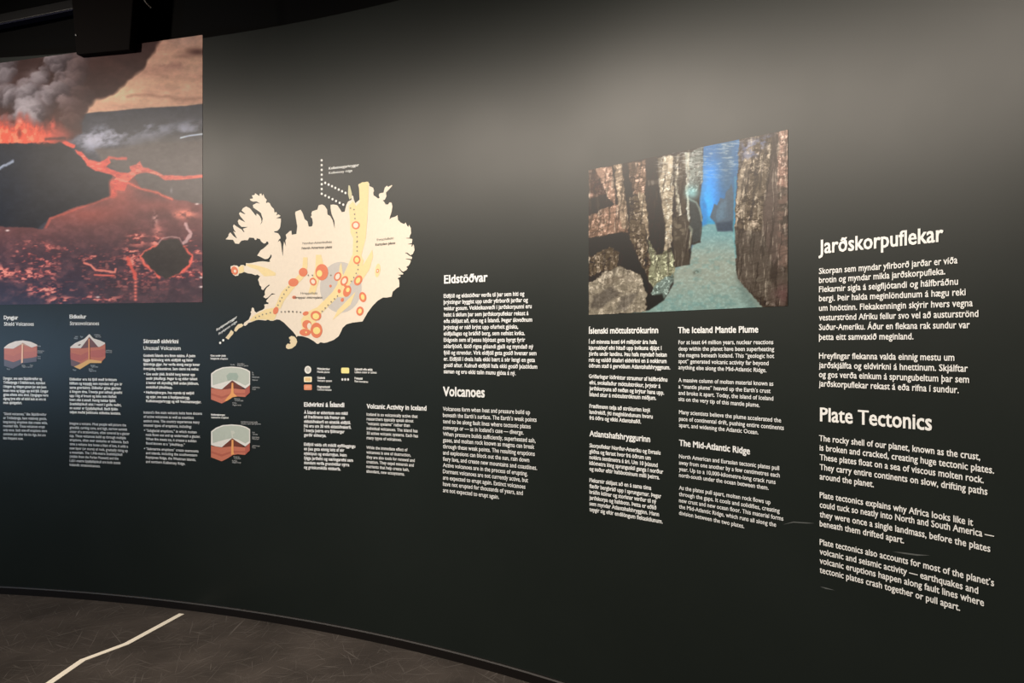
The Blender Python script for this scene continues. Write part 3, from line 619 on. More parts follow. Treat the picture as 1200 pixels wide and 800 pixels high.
for body, (a, c), cap, col, bd in [
    ('Norður-Ameríkufleki', q0([(383, 355), (497, 349)]), 2.6, (160, 150, 136), .012), ('North American plate', q0([(380, 374), (498, 369)]), 2.8, (112, 104, 94), .02),
    ('Evrasíufleki', q0([(673, 341), (738, 334)]), 2.6, (160, 150, 136), .012), ('Eurasian plate', q0([(667, 360), (745, 353)]), 2.8, (112, 104, 94), .02),
    ('Hreppafleki', q0([(375, 549), (440, 549)]), 2.5, (160, 150, 136), .012), ('Hreppar microplate', q0([(348, 566), (460, 566)]), 2.6, (112, 104, 94), .018),
    ('Kolbeinseyjarhryggur', tr([(208, 250), (680, 195)], 370, 180, 13.33), 2.9, WHITE, .02), ('Kolbeinsey ridge', tr([(210, 320), (575, 282)], 370, 180, 13.33), 2.7, WHITE, .01),
    ('Reykjaneshryggur', tr([(80, 616), (217, 528)], 240, 280, 5.715), 2.8, WHITE, .02), ('Reykjanes ridge', tr([(95, 642), (217, 558)], 240, 280, 5.715), 2.7, WHITE, .01)]:
    label_on(root, 'map_label', body, a[0], a[1], c[0], c[1], cap, col, bd)

# ------------------------------------------------------------------ legend under the map
lg = lambda p: tr(p, 345, 415, 7.273)
root = thing('map_legend', wp(*lg([(115, 330)])[0]), 'small map legend of coloured swatches with two-line captions below the map', 'legend')
def rbox(x0, y0, x1, y1, r=9):
    out = []
    for cx, cy, a0 in ((x1 - r, y0 + r, -90), (x1 - r, y1 - r, 0), (x0 + r, y1 - r, 90), (x0 + r, y0 + r, 180)):
        for k in range(5):
            a = math.radians(a0 + k * 22.5); out.append((cx + r * math.cos(a), cy + r * math.sin(a)))
    return out
sw = wall_poly('swatch', [lg(ell(116, 132, 29, 33))], 0.0012, ink((240, 234, 220)), root); sw['label'] = 'round grey swatch'
wall_poly('swatch_centre', [lg(ell(117, 130, 17, 20))], 0.0018, ink((205, 199, 186)), sw)
sw = wall_poly('swatch', [lg(rbox(82, 190, 150, 237))], 0.0012, ink((250, 236, 196)), root); sw['label'] = 'pale yellow swatch'
wall_poly('swatch_centre', [lg(rbox(92, 199, 137, 228, 4))], 0.0018, ink((242, 204, 142)), sw)
sw = wall_poly('swatch', [lg(rbox(82, 257, 150, 304))], 0.0012, ink((236, 150, 108)), root); sw['label'] = 'orange swatch'
wall_poly('swatch_centre', [lg(rbox(94, 266, 139, 294, 4))], 0.0018, ink((240, 168, 130)), sw)
wall_poly('swatch', [lg(rbox(400, 114, 468, 162))], 0.0012, ink((246, 232, 150)), root)['label'] = 'bright yellow swatch'
for x in (410, 434, 459): wall_poly('boundary_dot', [lg(ell(x, 214, 9, 11, 0, 10))], 0.0014, ink((226, 222, 214)), root)
for a, c, p in [('Möttulstrókur', 'Mantle plume', (197, 132, 305, 135, 157, 303, 160)), ('Gosbelti', 'Volcanic system', (197, 207, 263, 210, 232, 322, 235)),
                ('Megineldstöð', 'Central volcano', (197, 284, 305, 288, 307, 318, 311)), ('Sigketill eða askja', 'Caldera crater or caldera', (515, 135, 668, 139, 160, 703, 164)), ('Flekaskil', 'Plate boundaries', (515, 212, 583, 216, 237, 630, 243))]:
    T = Lettering(); A_ = lg([(p[0], p[1]), (p[2], p[3]), (p[0], p[4]), (p[5], p[6])])
    T.line(a, *A_[0], *A_[1], 2.5, .03); T.line(c, *A_[2], *A_[3], 2.3, .018); T.build('caption', ink(WHITE), root)

# ------------------------------------------------------------------ cut-away volcano diagrams
def diagram(label, ox, oy, s, faces, notes, head):
    t = lambda p: tr(p, ox, oy, s)
    xs = [p for f in faces for p in f[1]]
    root = thing('volcano_diagram', wp(*t([(sum(p[0] for p in xs) / len(xs), max(p[1] for p in xs))])[0]), label, 'diagram', 'cut-away volcano diagrams')
    for i, (nm, P_, col) in enumerate(faces): wall_poly(nm, [t(P_)], 0.0010 + 0.0003 * i, ink(col), root)
    for body, x0, y0, x1, y1, cap, bd in head:
        A_ = t([(x0, y0), (x1, y1)]); label_on(root, 'caption', body, *A_[0], *A_[1], cap, WHITE, bd)
    for body, x0, y0, x1 in notes:
        A_ = t([(x0, y0), (x1, y0 + 3)]); label_on(root, 'note', body, *A_[0], *A_[1], 1.7, (196, 194, 188), .0)
def ice(dy, tint, inner):
    d = lambda P_: [(x, y + dy) for x, y in P_]
    return [('rim', d([(85, 430), (150, 380), (240, 345), (360, 335), (480, 345), (560, 370), (608, 400), (608, 580), (545, 630), (370, 530), (230, 640), (150, 630), (85, 610)]), (238, 232, 220)),
            ('ice_block' if dy == 0 else 'water_block', d([(100, 440), (160, 396), (250, 360), (360, 350), (480, 360), (555, 385), (595, 412), (595, 560), (545, 590), (450, 540), (370, 515), (250, 545), (110, 585)]), tint),
            ('melt_water' if dy == 0 else 'water_column', d(inner), (170, 184, 168) if dy == 0 else (212, 212, 196)),
            ('slope', d([(370, 520), (225, 645), (370, 632), (525, 628)]), (122, 66, 52)),
            ('crust', d([(87, 620), (150, 632), (230, 645), (370, 628), (500, 638), (545, 640), (606, 582), (606, 685), (545, 742), (440, 735), (380, 745), (300, 795), (230, 829), (87, 775)]), (206, 122, 96)),
            ('crust_band', d([(87, 690), (230, 735), (370, 690), (545, 690), (606, 640), (606, 660), (545, 712), (370, 712), (230, 765), (87, 715)]), (188, 104, 84)),
            ('crust_face', d([(545, 642), (606, 585), (606, 685), (545, 742)]), (186, 100, 84)),
            ('magma', d([(364, 555), (386, 555), (390, 690), (440, 735), (380, 745), (300, 795), (268, 795), (355, 690)]) if dy == 0 else d([(364, 540), (388, 540), (390, 710), (400, 728), (370, 745), (358, 735)]), (246, 172, 104))]
diagram('cutaway diagram of a volcano under grey-green ice, upper one beside the legend', 240, 400, 11.43,
        ice(0, (200, 204, 188), [(290, 460), (330, 420), (430, 420), (455, 470), (430, 525), (370, 512), (310, 525)]),
        [('Gufa', 345, 318, 405), ('Gosmökkur', 440, 307, 535), ('Eruption plume', 440, 330, 585), ('Ís', 638, 425, 655), ('Ice', 638, 450, 660), ('Bræðsluvatn', 640, 485, 735), ('Meltwater', 640, 523, 715), ('Jarðskorpa', 640, 622, 740), ('Crust', 640, 647, 685), ('Kvikurás', 400, 775, 475), ('Conduit pipe', 405, 797, 520), ('Kvika', 375, 830, 430), ('Magma body', 375, 858, 490)],
        [('Gos undir jökli', 80, 200, 283, 203, 2.1, .04), ('Subglacial eruption', 80, 239, 312, 243, 2.1, .025)])
diagram('cutaway diagram of a seafloor volcano under pale water, lower one below the ice-covered diagram', 240, 480, 11.43,
        ice(-140, (194, 200, 184), [(350, 420), (390, 420), (410, 450), (375, 470), (385, 510), (365, 510), (360, 470)]),
        [('Neðansjávargos gufa', 490, 170, 712), ('Steam and ash plume', 490, 195, 752), ('Haf', 640, 310, 672), ('Seawater', 645, 335, 715), ('Bólstraberg', 640, 375, 732), ('Pillow lava', 640, 397, 725), ('Jarðskorpa', 640, 490, 740), ('Crust', 640, 513, 685), ('Kvikurás', 390, 637, 470), ('Conduit', 395, 660, 485), ('Kvika', 370, 690, 435), ('Magma body', 370, 713, 490)],
        [('Neðansjávargos', 88, 76, 273, 80, 2.1, .04), ('Submarine eruption', 90, 113, 320, 117, 2.1, .025)])
diagram('cutaway diagram of a low flat shield volcano with grey base, leftmost under the lava photograph', 0, 360, 10,
        [('crust', [(50, 475), (160, 485), (265, 412), (375, 470), (436, 445), (436, 575), (375, 590), (265, 602), (160, 642), (50, 612)], (206, 122, 98)),
         ('crust_band', [(50, 540), (160, 570), (265, 520), (375, 520), (436, 505), (436, 575), (375, 590), (265, 602), (160, 642), (50, 612)], (198, 116, 98)),
         ('base_layer', [(50, 610), (160, 642), (265, 602), (375, 590), (436, 575), (430, 635), (270, 655), (150, 718), (50, 685)], (104, 98, 104)),
         ('lava_shield', [(50, 470), (100, 430), (180, 397), (270, 386), (360, 402), (438, 437), (438, 450), (375, 472), (270, 415), (160, 484), (50, 480)], (240, 226, 212)),
         ('slope', [(268, 415), (372, 470), (280, 440), (250, 440), (175, 478)], (204, 168, 146)),
         ('conduit', [(258, 430), (278, 430), (272, 648), (250, 655)], (250, 196, 160))],
        [('Hraun', 440, 460, 480), ('Gosrás og hraun', 440, 517, 520), ('Lava', 440, 535, 500), ('Skorpa', 440, 580, 480), ('Crust', 440, 603, 480), ('Kvika', 260, 685, 300), ('Magma', 355, 685, 388), ('Magma reservoir', 262, 703, 385), ('Möttull', 82, 730, 120)],
        [])
diagram('cutaway diagram of a steep cone volcano with yellow magma base, second under the lava photograph', 75, 360, 10,
        [('crust', [(76, 475), (200, 480), (300, 462), (410, 465), (485, 428), (487, 590), (445, 632), (300, 622), (200, 662), (150, 692), (85, 682)], (210, 122, 92)),
         ('crust_band', [(76, 530), (200, 560), (300, 510), (410, 500), (486, 480), (487, 570), (410, 590), (300, 580), (200, 630), (80, 610)], (198, 106, 90)),
         ('base_layer', [(80, 608), (195, 650), (160, 690), (120, 695), (85, 682)], (122, 92, 92)),
         ('ice_cap', [(75, 465), (130, 420), (240, 370), (300, 312), (350, 365), (420, 385), (485, 415), (482, 428), (425, 462), (400, 465), (360, 420), (300, 345), (200, 478), (80, 476)], (242, 230, 216)),
         ('cone', [(300, 345), (405, 465), (300, 470), (203, 480)], (126, 82, 74)),
         ('crater', [(165, 440), (190, 430), (205, 435), (180, 452)], (120, 92, 84)),
         ('magma', [(120, 695), (200, 660), (295, 608), (450, 630), (440, 652), (310, 652), (190, 726)], (246, 190, 114)),
         ('conduit', [(290, 368), (304, 368), (306, 620), (290, 620)], (245, 166, 110))],
        [('Jökull', 130, 350, 165), ('Gígur', 195, 350, 225), ('Glacier', 120, 370, 165), ('Hlíðar', 360, 330, 430), ('Slopes of ash', 370, 350, 435), ('Jarðskorpa', 490, 512, 565), ('Earth crust', 490, 532, 565), ('Kvikuþró', 315, 685, 370), ('Magma chamber', 320, 702, 405), ('Kvika', 295, 730, 345), ('Magma body', 295, 750, 380), ('Möttull', 108, 740, 145)],
        [])

# ------------------------------------------------------------------ text panels
RA, RB = (940, 250, 3.477), (940, 460, 2.963)
BODY_R, BODY_M = 6.2, 4.4
panel('largest Icelandic wall text at far right under the heading Jarðskorpuflekar', [
 ('heading', RA, 15.9, .022, WHITE, [('Jarðskorpuflekar', 68, 164, 577, 113)]),
 ('paragraph', RA, 6.8, .015, WHITE, [('Skorpan sem myndar yfirborð jarðar er víða', 70, 247, 635, 203), ('brotin og myndar mikla jarðskorpufleka.', 70, 284, 585, 248), ('Flekarnir sigla á seigfljótandi og hálfbráðnu', 70, 321, 637, 290), ('bergi. Þeir halda meginlöndunum á hægu reki', 70, 358, 668, 333), ('um hnöttinn. Flekakenningin skýrir hvers vegna', 70, 397, 697, 378), ('vesturströnd Afríku fellur svo vel að austurströnd', 70, 436, 720, 421), ('Suður-Ameríku. Áður en flekana rak sundur var', 70, 475, 685, 467), ('þetta eitt samvaxið meginland.', 70, 515, 455, 513)]),
 ('paragraph', RA, 6.8, .015, WHITE, [('Hreyfingar flekanna valda einnig mestu um', 70, 591, 622, 600), ('jarðskjálfta og eldvirkni á hnettinum. Skjálftar', 70, 629, 677, 645), ('og gos verða einkum á sprungubeltum þar sem', 70, 667, 682, 690), ('jarðskorpuflekar rekast á eða rifna í sundur.', 70, 704, 640, 732)])])
panel('large English wall text at lower right under the heading Plate Tectonics', [
 ('heading', RB, 15.9, .022, WHITE, [('Plate Tectonics', 63, 98, 452, 131)]),
 ('paragraph', RB, 6.8, .015, WHITE, [('The rocky shell of our planet, known as the crust,', 60, 167, 620, 234), ('is broken and cracked, creating huge tectonic plates.', 62, 200, 668, 281), ('These plates float on a sea of viscous molten rock.', 62, 233, 632, 314), ('They carry entire continents on slow, drifting paths', 62, 267, 645, 355), ('around the planet.', 62, 300, 250, 328)]),
 ('paragraph', RB, 6.8, .015, WHITE, [('Plate tectonics explains why Africa looks like it', 62, 364, 595, 462), ('could tuck so neatly into North and South America —', 62, 398, 668, 508), ('they were once a single landmass, before the plates', 62, 431, 655, 553), ('beneath them drifted apart.', 62, 463, 355, 523)]),
 ('paragraph', RB, 6.8, .015, WHITE, [('Plate tectonics also accounts for most of the planet’s', 62, 527, 668, 672), ('volcanic and seismic activity — earthquakes and', 62, 560, 613, 698), ('volcanic eruptions happen along fault lines where', 62, 592, 633, 741), ('tectonic plates crash together or pull apart.', 62, 624, 550, 757)])])
M = (680, 370, 3.076); MI = (243, 242, 238); ME = (238, 237, 231)
panel('Icelandic wall text under the underwater photograph, headed Íslenski möttulstrókurinn', [
 ('heading', M, 6.6, .026, MI, [('Íslenski möttulstrókurinn', 32, 64, 282, 62)]),
 ('paragraph', M, 4.45, .026, MI, [('Í að minnsta kosti 64 milljónir ára hafa', 32, 100, 277, 101), ('kjarnakleyf efni hitað upp kvikuna djúpt í', 32, 122, 295, 123), ('jörðu undir landinu. Þau hafa myndað heitan', 32, 143, 313, 147), ('reit og valdið ákafari eldvirkni en á nokkrum', 32, 165, 312, 170), ('öðrum stað á gervöllum Atlantshafshryggnum.', 32, 186, 325, 193)]),
 ('paragraph', M, 4.45, .026, MI, [('Gríðarlegur lóðréttur straumur af hálfbráðnu', 32, 224, 315, 237), ('efni, svokallaður möttulstrókur, þrýstir á', 34, 246, 290, 260), ('jarðskorpuna að neðan og brýtur hana upp.', 34, 267, 303, 284), ('Ísland situr á möttulstróknum miðjum.', 34, 289, 275, 303)]),
 ('paragraph', M, 4.45, .026, MI, [('Fræðimenn telja að strókurinn knýi', 34, 331, 252, 347), ('landrekið, ýti meginlöndunum hvoru', 34, 352, 262, 370), ('frá öðru og víkki Atlantshafið.', 34, 373, 220, 388)])])
panel('Icelandic wall text headed Atlantshafshryggurinn, lower left of the four below the underwater photograph', [
 ('heading', M, 6.6, .026, MI, [('Atlantshafshryggurinn', 34, 433, 253, 455)]),
 ('paragraph', M, 4.45, .026, MI, [('Skorpuflekar Norður-Ameríku og Evrasíu', 34, 473, 290, 500), ('gliðna og færast hvor frá öðrum um', 34, 494, 255, 519), ('nokkra sentimetra á ári. Um 10 þúsund', 34, 515, 280, 545), ('kílómetra löng sprunguskil ganga í norður', 34, 536, 300, 569), ('og suður eftir hafsbotninum milli þeirra.', 34, 557, 287, 589)]),
 ('paragraph', M, 4.45, .026, MI, [('Flekarnir skiljast að en á sama tíma', 34, 598, 257, 627), ('flæðir bergbráð upp í sprungurnar. Þegar', 34, 619, 293, 657), ('bráðin kólnar og storknar verður til ný', 34, 640, 275, 676), ('jarðskorpa og hafsbotn. Þetta er eðlið', 34, 661, 275, 698), ('sem myndar Atlantshafshrygginn. Hann', 34, 682, 285, 722), ('teygir sig eftir endilöngum flekaskilunum.', 34, 703, 298, 748)])])
panel('English wall text headed The Iceland Mantle Plume below the underwater photograph', [
 ('heading', M, 7.0, .03, ME, [('The Iceland Mantle Plume', 353, 62, 643, 60)]),
 ('paragraph', M, 4.5, .014, ME, [('For at least 64 million years, nuclear reactions', 355, 102, 697, 102), ('deep within the planet have been superheating', 355, 125, 700, 127), ('the magma beneath Iceland. This “geologic hot', 355, 148, 700, 152), ('spot” generated volcanic activity far beyond', 355, 170, 680, 178), ('anything else along the Mid-Atlantic Ridge.', 355, 192, 672, 203)]),
 ('paragraph', M, 4.5, .014, ME, [('A massive column of molten material known as', 355, 238, 697, 252), ('a “mantle plume” heaved up the Earth’s crust', 355, 261, 687, 278), ('and broke it apart. Today, the island of Iceland', 355, 284, 697, 305), ('sits on the very tip of this mantle plume.', 355, 306, 648, 329)]),
 ('paragraph', M, 4.5, .014, ME, [('Many scientists believe the plume accelerated the', 357, 353, 725, 384), ('pace of continental drift, pushing entire continents', 357, 377, 735, 411), ('apart, and widening the Atlantic Ocean.', 357, 400, 643, 427)])])
panel('English wall text headed The Mid-Atlantic Ridge, lower right of the four below the underwater photograph', [
 ('heading', M, 7.0, .03, ME, [('The Mid-Atlantic Ridge', 357, 467, 613, 499)]),
 ('paragraph', M, 4.5, .014, ME, [('North American and Eurasian tectonic plates pull', 357, 512, 718, 556), ('away from one another by a few centimetres each', 357, 535, 720, 582), ('year. Up to a 10,000-kilometre-long crack runs', 357, 558, 705, 606), ('north-south under the ocean between them.', 357, 580, 680, 627)]),
 ('paragraph', M, 4.5, .014, ME, [('As the plates pull apart, molten rock flows up', 357, 625, 687, 679), ('through the gaps. It cools and solidifies, creating', 357, 648, 720, 710), ('new crust and new ocean floor. This material forms', 357, 671, 733, 738), ('the Mid-Atlantic Ridge, which runs all along the', 357, 693, 707, 760), ('division between the two plates.', 357, 716, 592, 765)])])
E6, E1, E2 = (500, 310, 2.7586), (515, 340, 7.617), (515, 450, 5.714)
EI = (242, 240, 234); EE = (238, 236, 229)
panel('Icelandic wall text right of the map under the heading Eldstöðvar', [
 ('heading', E6, 9.6, .03, EI, [('Eldstöðvar', 57, 61, 198, 54)]),
 ('paragraph', E1, 4.5, .026, EI, [('Eldfjöll og eldstöðvar verða til þar sem hiti og', 40, 68, 760, 48), ('þrýstingur byggist upp undir yfirborði jarðar og', 40, 123, 792, 104), ('veldur gosum. Veikleikasvæði í jarðskorpunni eru', 40, 179, 825, 160), ('helst á skilum þar sem jarðskorpuflekar rekast á', 40, 235, 797, 222), ('eða skiljast að, eins og á Íslandi. Þegar ákveðnum', 40, 291, 830, 280), ('þrýstingi er náð brýst upp ofurheit gjóska,', 40, 347, 705, 342), ('eldfjallagas og bráðið berg, sem nefnist kvika.', 40, 403, 765, 400), ('Eldgosin sem af þessu hljótast geta byrgt fyrir', 40, 459, 767, 460), ('sólarljósið, látið rigna glóandi gjalli og myndað ný', 40, 515, 840, 521), ('fjöll og strendur. Virk eldfjöll geta gosið hvenær sem', 40, 572, 868, 580), ('er. Eldfjöll í dvala hafa ekki bært á sér lengi en geta', 40, 628, 855, 640), ('gosið aftur. Kulnuð eldfjöll hafa ekki gosið þúsöldum', 40, 684, 875, 700), ('saman og eru ekki talin munu gjósa á ný.', 40, 740, 683, 757)])])
panel('English wall text right of the map under the heading Volcanoes', [
 ('heading', E2, 10.8, .03, EE, [('Volcanoes', 25, 78, 305, 88)]),
 ('paragraph', E2, 4.6, .014, EE, [('Volcanoes form when heat and pressure build up', 25, 177, 608, 202), ('beneath the Earth’s surface. The Earth’s weak points', 25, 219, 652, 252), ('tend to be along fault lines where tectonic plates', 25, 261, 612, 297), ('converge or — as in Iceland’s case — diverge.', 25, 303, 565, 337), ('When pressure builds sufficiently, superheated ash,', 25, 345, 645, 391), ('gases, and molten rock known as magma can break', 25, 386, 637, 433), ('through these weak points. The resulting eruptions', 25, 428, 640, 480), ('and explosions can block out the sun, rain down', 25, 470, 603, 522), ('fiery lava, and create new mountains and coastlines.', 25, 512, 655, 574), ('Active volcanoes are in the process of erupting.', 25, 553, 592, 613), ('Dormant volcanoes are not currently active, but', 25, 595, 595, 657), ('are expected to erupt again. Extinct volcanoes', 25, 637, 577, 700), ('have not erupted for thousands of years, and', 25, 679, 560, 742), ('are not expected to erupt again.', 25, 721, 400, 768)])])
A_O, B_O = (350, 465, 8.889), (425, 468, 8.7)
panel('Icelandic wall text below the legend under the heading Eldvirkni á Íslandi', [
 ('heading', A_O, 5.0, .036, EI, [('Eldvirkni á Íslandi', 58, 99, 478, 105)]),
 ('paragraph', A_O, 3.5, .030, EI, [('Á Íslandi er eldvirknin svo mikil', 58, 175, 513, 186), ('að fræðimenn tala fremur um', 58, 221, 483, 231), ('eldstöðvakerfi en einstök eldfjöll.', 58, 268, 545, 283), ('Nú eru um 30 virk eldstöðvakerfi.', 58, 315, 550, 331), ('Í hverju þeirra eru fjölmargar', 58, 362, 480, 377), ('gerðir eldvarpa.', 58, 409, 290, 417)]),
 ('paragraph', A_O, 3.5, .030, EI, [('Eldfjöll valda oft mikilli eyðileggingu', 58, 506, 592, 529), ('en þau geta einnig leitt af sér', 58, 553, 478, 570), ('nýsköpun og endurnýjun. Þeim', 58, 601, 503, 621), ('fylgja jarðefni og næringarefni sem', 58, 649, 570, 675), ('stundum verða grundvöllur nýrra', 58, 697, 530, 722), ('og gróskumikilla vistkerfa.', 58, 745, 440, 765)])])
panel('English wall text below the map under the heading Volcanic Activity in Iceland', [
 ('heading', B_O, 5.3, .032, EE, [('Volcanic Activity in Iceland', 43, 90, 653, 112)]),
 ('paragraph', B_O, 3.5, .014, EE, [('Iceland is so volcanically active that', 43, 164, 563, 187), ('researchers typically speak about', 43, 211, 520, 233), ('“volcanic systems” rather than', 43, 259, 483, 279), ('individual volcanoes. The island has', 43, 307, 563, 335), ('30 active volcanic systems. Each has', 43, 355, 568, 386), ('many types of volcanoes.', 43, 403, 400, 425)]),
 ('paragraph', B_O, 3.5, .014, EE, [('While the immediate effect of', 41, 502, 460, 528), ('volcanoes is one of destruction,', 41, 550, 493, 581), ('they are also tools for renewal and', 41, 599, 533, 636), ('creation. They expel minerals and', 41, 647, 523, 684), ('nutrients that help create lush,', 41, 695, 475, 730), ('abundant, new ecosystems.', 41, 743, 430, 775)])])
U1, U2 = (160, 390, 9.412), (160, 475, 10.67)
LI = (247, 244, 238); LE = (228, 227, 222)
panel('bilingual wall text under the lava photograph headed Sérstæð eldvirkni and Unusual Volcanism', [
 ('heading', U1, 4.6, .036, LI, [('Sérstæð eldvirkni', 78, 112, 465, 114)]), ('subheading', U1, 4.4, .018, LI, [('Unusual Volcanism', 78, 186, 490, 189)]),
 ('paragraph', U1, 3.0, .036, LI, [('Gosbelti Íslands eru fimm talsins. Á þeim', 78, 262, 652, 266), ('liggja fjölmörg virk eldfjöll og hinir', 78, 310, 628, 314), ('fjölmörgu gígar. Þar verða einnig margs konar', 78, 358, 703, 363), ('óvenjuleg eldsumbrot. Sem dæmi má nefna:', 78, 407, 690, 413)]),
 ('list_item', U1, 3.0, .036, LI, [('•', 84, 465, 98, 465), ('Gos undir jökli. Bráðið berg kemur upp', 108, 466, 648, 473), ('undir jökulfargi. Þegar ís og eldur takast', 108, 514, 675, 520), ('á kemur oft skyndileg flóð undan jöklinum,', 108, 562, 688, 571), ('svokölluð jökulhlaup.', 108, 610, 400, 615)]),
 ('list_item', U1, 3.0, .036, LI, [('•', 84, 667, 98, 667), ('Neðansjávargos. Þau mynda ný sæfjöll', 108, 668, 637, 677), ('og eyjar, svo sem á Reykjaneshrygg,', 108, 715, 592, 727), ('Kolbeinseyjarhrygg og við Vestmannaeyjar.', 108, 762, 717, 775)]),
 ('paragraph', U2, 3.0, .018, LE, [('Iceland’s five main volcanic belts have dozens', 92, 100, 822, 116), ('of active volcanoes as well as countless', 92, 153, 718, 168), ('extinct ones. The country experiences many', 92, 207, 792, 225), ('unusual types of eruptions, including:', 92, 260, 690, 280)]),
 ('list_item', U2, 3.0, .018, LE, [('•', 97, 325, 110, 325), ('“Subglacial eruptions,” in which molten', 120, 326, 755, 349), ('rock flows out and up underneath a glacier.', 120, 379, 803, 404), ('When fire meets ice, it creates a sudden', 120, 432, 752, 459), ('flood known as a “jökulhlaup.”', 120, 485, 608, 508)]),
 ('list_item', U2, 3.0, .018, LE, [('•', 97, 553, 110, 553), ('“Submarine eruptions” create seamounts', 120, 554, 778, 586), ('and islands, including the southwestern', 120, 607, 762, 637), ('Reykjanes Ridge, the Westman Islands,', 120, 661, 745, 693), ('and northern Kolbeinsey Ridge.', 120, 715, 612, 742)])])
S1, S2, S3 = (75, 360, 10), (75, 430, 13.33), (75, 485, 11.42)
panel('bilingual wall text around the steep cone diagram headed Eldkeilur and Stratovolcanoes', [
 ('heading', S1, 4.4, .036, LI, [('Eldkeilur', 68, 130, 265, 131)]), ('subheading', S1, 4.2, .018, LI, [('Stratovolcanoes', 72, 208, 415, 209)]),
 ('paragraph', S2, 3.0, .036, LI, [('Eldkeilur eru há fjöll með bröttum', 92, 207, 828, 216), ('hlíðum og toppgíg sem myndast við gos úr', 92, 271, 915, 284), ('sama gosrásinni. Eldkeilur gjósa gjarnan', 92, 336, 890, 349), ('á löngum tíma. Í hverju gosi safnast gosefni', 92, 400, 912, 416), ('upp í lög af hrauni og ösku sem hlaðast', 92, 464, 825, 480), ('hvert ofan á annað. Þannig hækkar fjallið.', 92, 528, 815, 546), ('Snæfellsjökull sést í vestri í góðu veðri,', 92, 592, 900, 612), ('en austar er Eyjafjallajökull. Bæði fjöllin', 92, 655, 845, 677), ('teljast meðal þekktustu eldkeilna landsins.', 92, 719, 890, 742)]),
 ('paragraph', S3, 3.0, .018, LE, [('Imagine a volcano. Most people will picture the', 80, 140, 835, 165), ('graceful, curving cone, and high, narrow summit', 80, 195, 848, 222), ('crater of a stratovolcano, often covered by a glacier', 80, 250, 882, 280), ('cap. These volcanoes build up through multiple', 80, 305, 832, 336), ('eruptions, often over centuries or millennia. Each', 80, 360, 865, 393), ('time a volcano lets loose a blast of lava, it adds a', 80, 416, 860, 450), ('new layer (or more) of rock, gradually rising up', 80, 471, 857, 507), ('a mountain. The 1,446-metre Snæfellsjökull', 80, 526, 783, 558), ('(visible from the Perlan Museum) and the', 80, 582, 732, 611), ('1,651-metre Eyjafjallajökull are both iconic', 80, 637, 760, 670), ('Icelandic stratovolcanoes.', 80, 692, 488, 713)])])
D1, D2 = (0, 360, 10), (0, 430, 8.886)
panel('bilingual wall text around the flat shield diagram headed Dyngjur and Shield Volcanoes', [
 ('heading', D1, 4.2, .036, LI, [('Dyngjur', 48, 140, 215, 141)]), ('subheading', D1, 4.2, .018, LI, [('Shield Volcanoes', 50, 215, 400, 216)]),
 ('paragraph', D2, 3.0, .036, LI, [('Dyngjur, svo sem Skjaldbreiður og', 37, 129, 440, 135), ('Trölladyngja í Ódáðahrauni, myndast', 37, 171, 475, 178), ('í löngum og rólegum gosum þar sem þunn', 37, 213, 485, 221), ('hraun renna og byggja upp ávöl fjöll. Dyngjur', 37, 256, 507, 264), ('gjósa aðeins einu sinni. Dyngjugos voru', 37, 298, 505, 306), ('algeng fyrst eftir að ísöld lauk en eru nú', 37, 340, 480, 347), ('mun sjaldgæfari.', 37, 382, 232, 385)]),
 ('paragraph', D2, 3.0, .018, LE, [('“Shield volcanoes,” like Skjaldbreiður', 37, 498, 487, 506), ('or Trölladyngja, have relatively gentle,', 37, 540, 490, 550), ('long-lasting eruptions that create wide,', 37, 582, 497, 593), ('rounded hills. These volcanoes erupt', 37, 624, 470, 634), ('only once. Such one-off eruptions were', 37, 666, 493, 677), ('common just after the Ice Age, but are', 37, 708, 478, 720), ('less frequent now.', 37, 750, 245, 757)])])

# ------------------------------------------------------------------ floor strip, scuffs, things under the ceiling
def floor_strip(name, px, wd, m, label, cat):
    P_ = [on_floor(*p)[:2] for p in px]; Lf, Rt = [], []
    for i, p in enumerate(P_):
        a = P_[max(i - 1, 0)]; c = P_[min(i + 1, len(P_) - 1)]
        d = (c - a) / np.linalg.norm(c - a); n = np.array([-d[1], d[0]]) * wd / 2
        Lf.append(p + n); Rt.append(p - n)
    V = [(*p, z) for z in (0.0, 0.0025) for p in Lf + Rt]; n = len(P_); F_ = []
    for i in range(n - 1):
        a, b_, c, d = i, i + 1, n + i + 1, n + i
        F_ += [(a + 2 * n, d + 2 * n, c + 2 * n, b_ + 2 * n), (a, b_, b_ + 2 * n, a + 2 * n), (d, d + 2 * n, c + 2 * n, c)]
    F_ += [(0, 2 * n, 3 * n, n), (n - 1, 2 * n - 1, 4 * n - 1, 3 * n - 1)]
    return tag(link_mesh(name, V, F_, m), label, cat)
tape = mat('pale_tape', (252, 240, 224), 0.5, 0.4)
floor_strip('floor_line', [(213, 719.3), (148, 754.5), (97, 773.5), (60, 799), (10, 834)], 0.034, tape, 'bent white line taped across the dark carpet up to the baseboard', 'floor line')

def scuff(px, wd):
    T = [(x, y - wd * math.sin(math.pi * i / (len(px) - 1))) for i, (x, y) in enumerate(px)] + [(x, y + wd * math.sin(math.pi * i / (len(px) - 1))) for i, (x, y) in list(enumerate(px))[::-1][1:-1]]
    wall_poly('scuff_mark', [T], 0.0008, ink((96, 98, 94)), wall)
scuff([(917, 614.5), (930, 611.5), (945, 612.5), (955, 613)], 0.7)
scuff([(1046, 646), (1060, 648), (1075, 650), (1090, 650.5)], 1.0)
scuff([(961, 687), (968, 689), (979, 691.5)], 0.8)

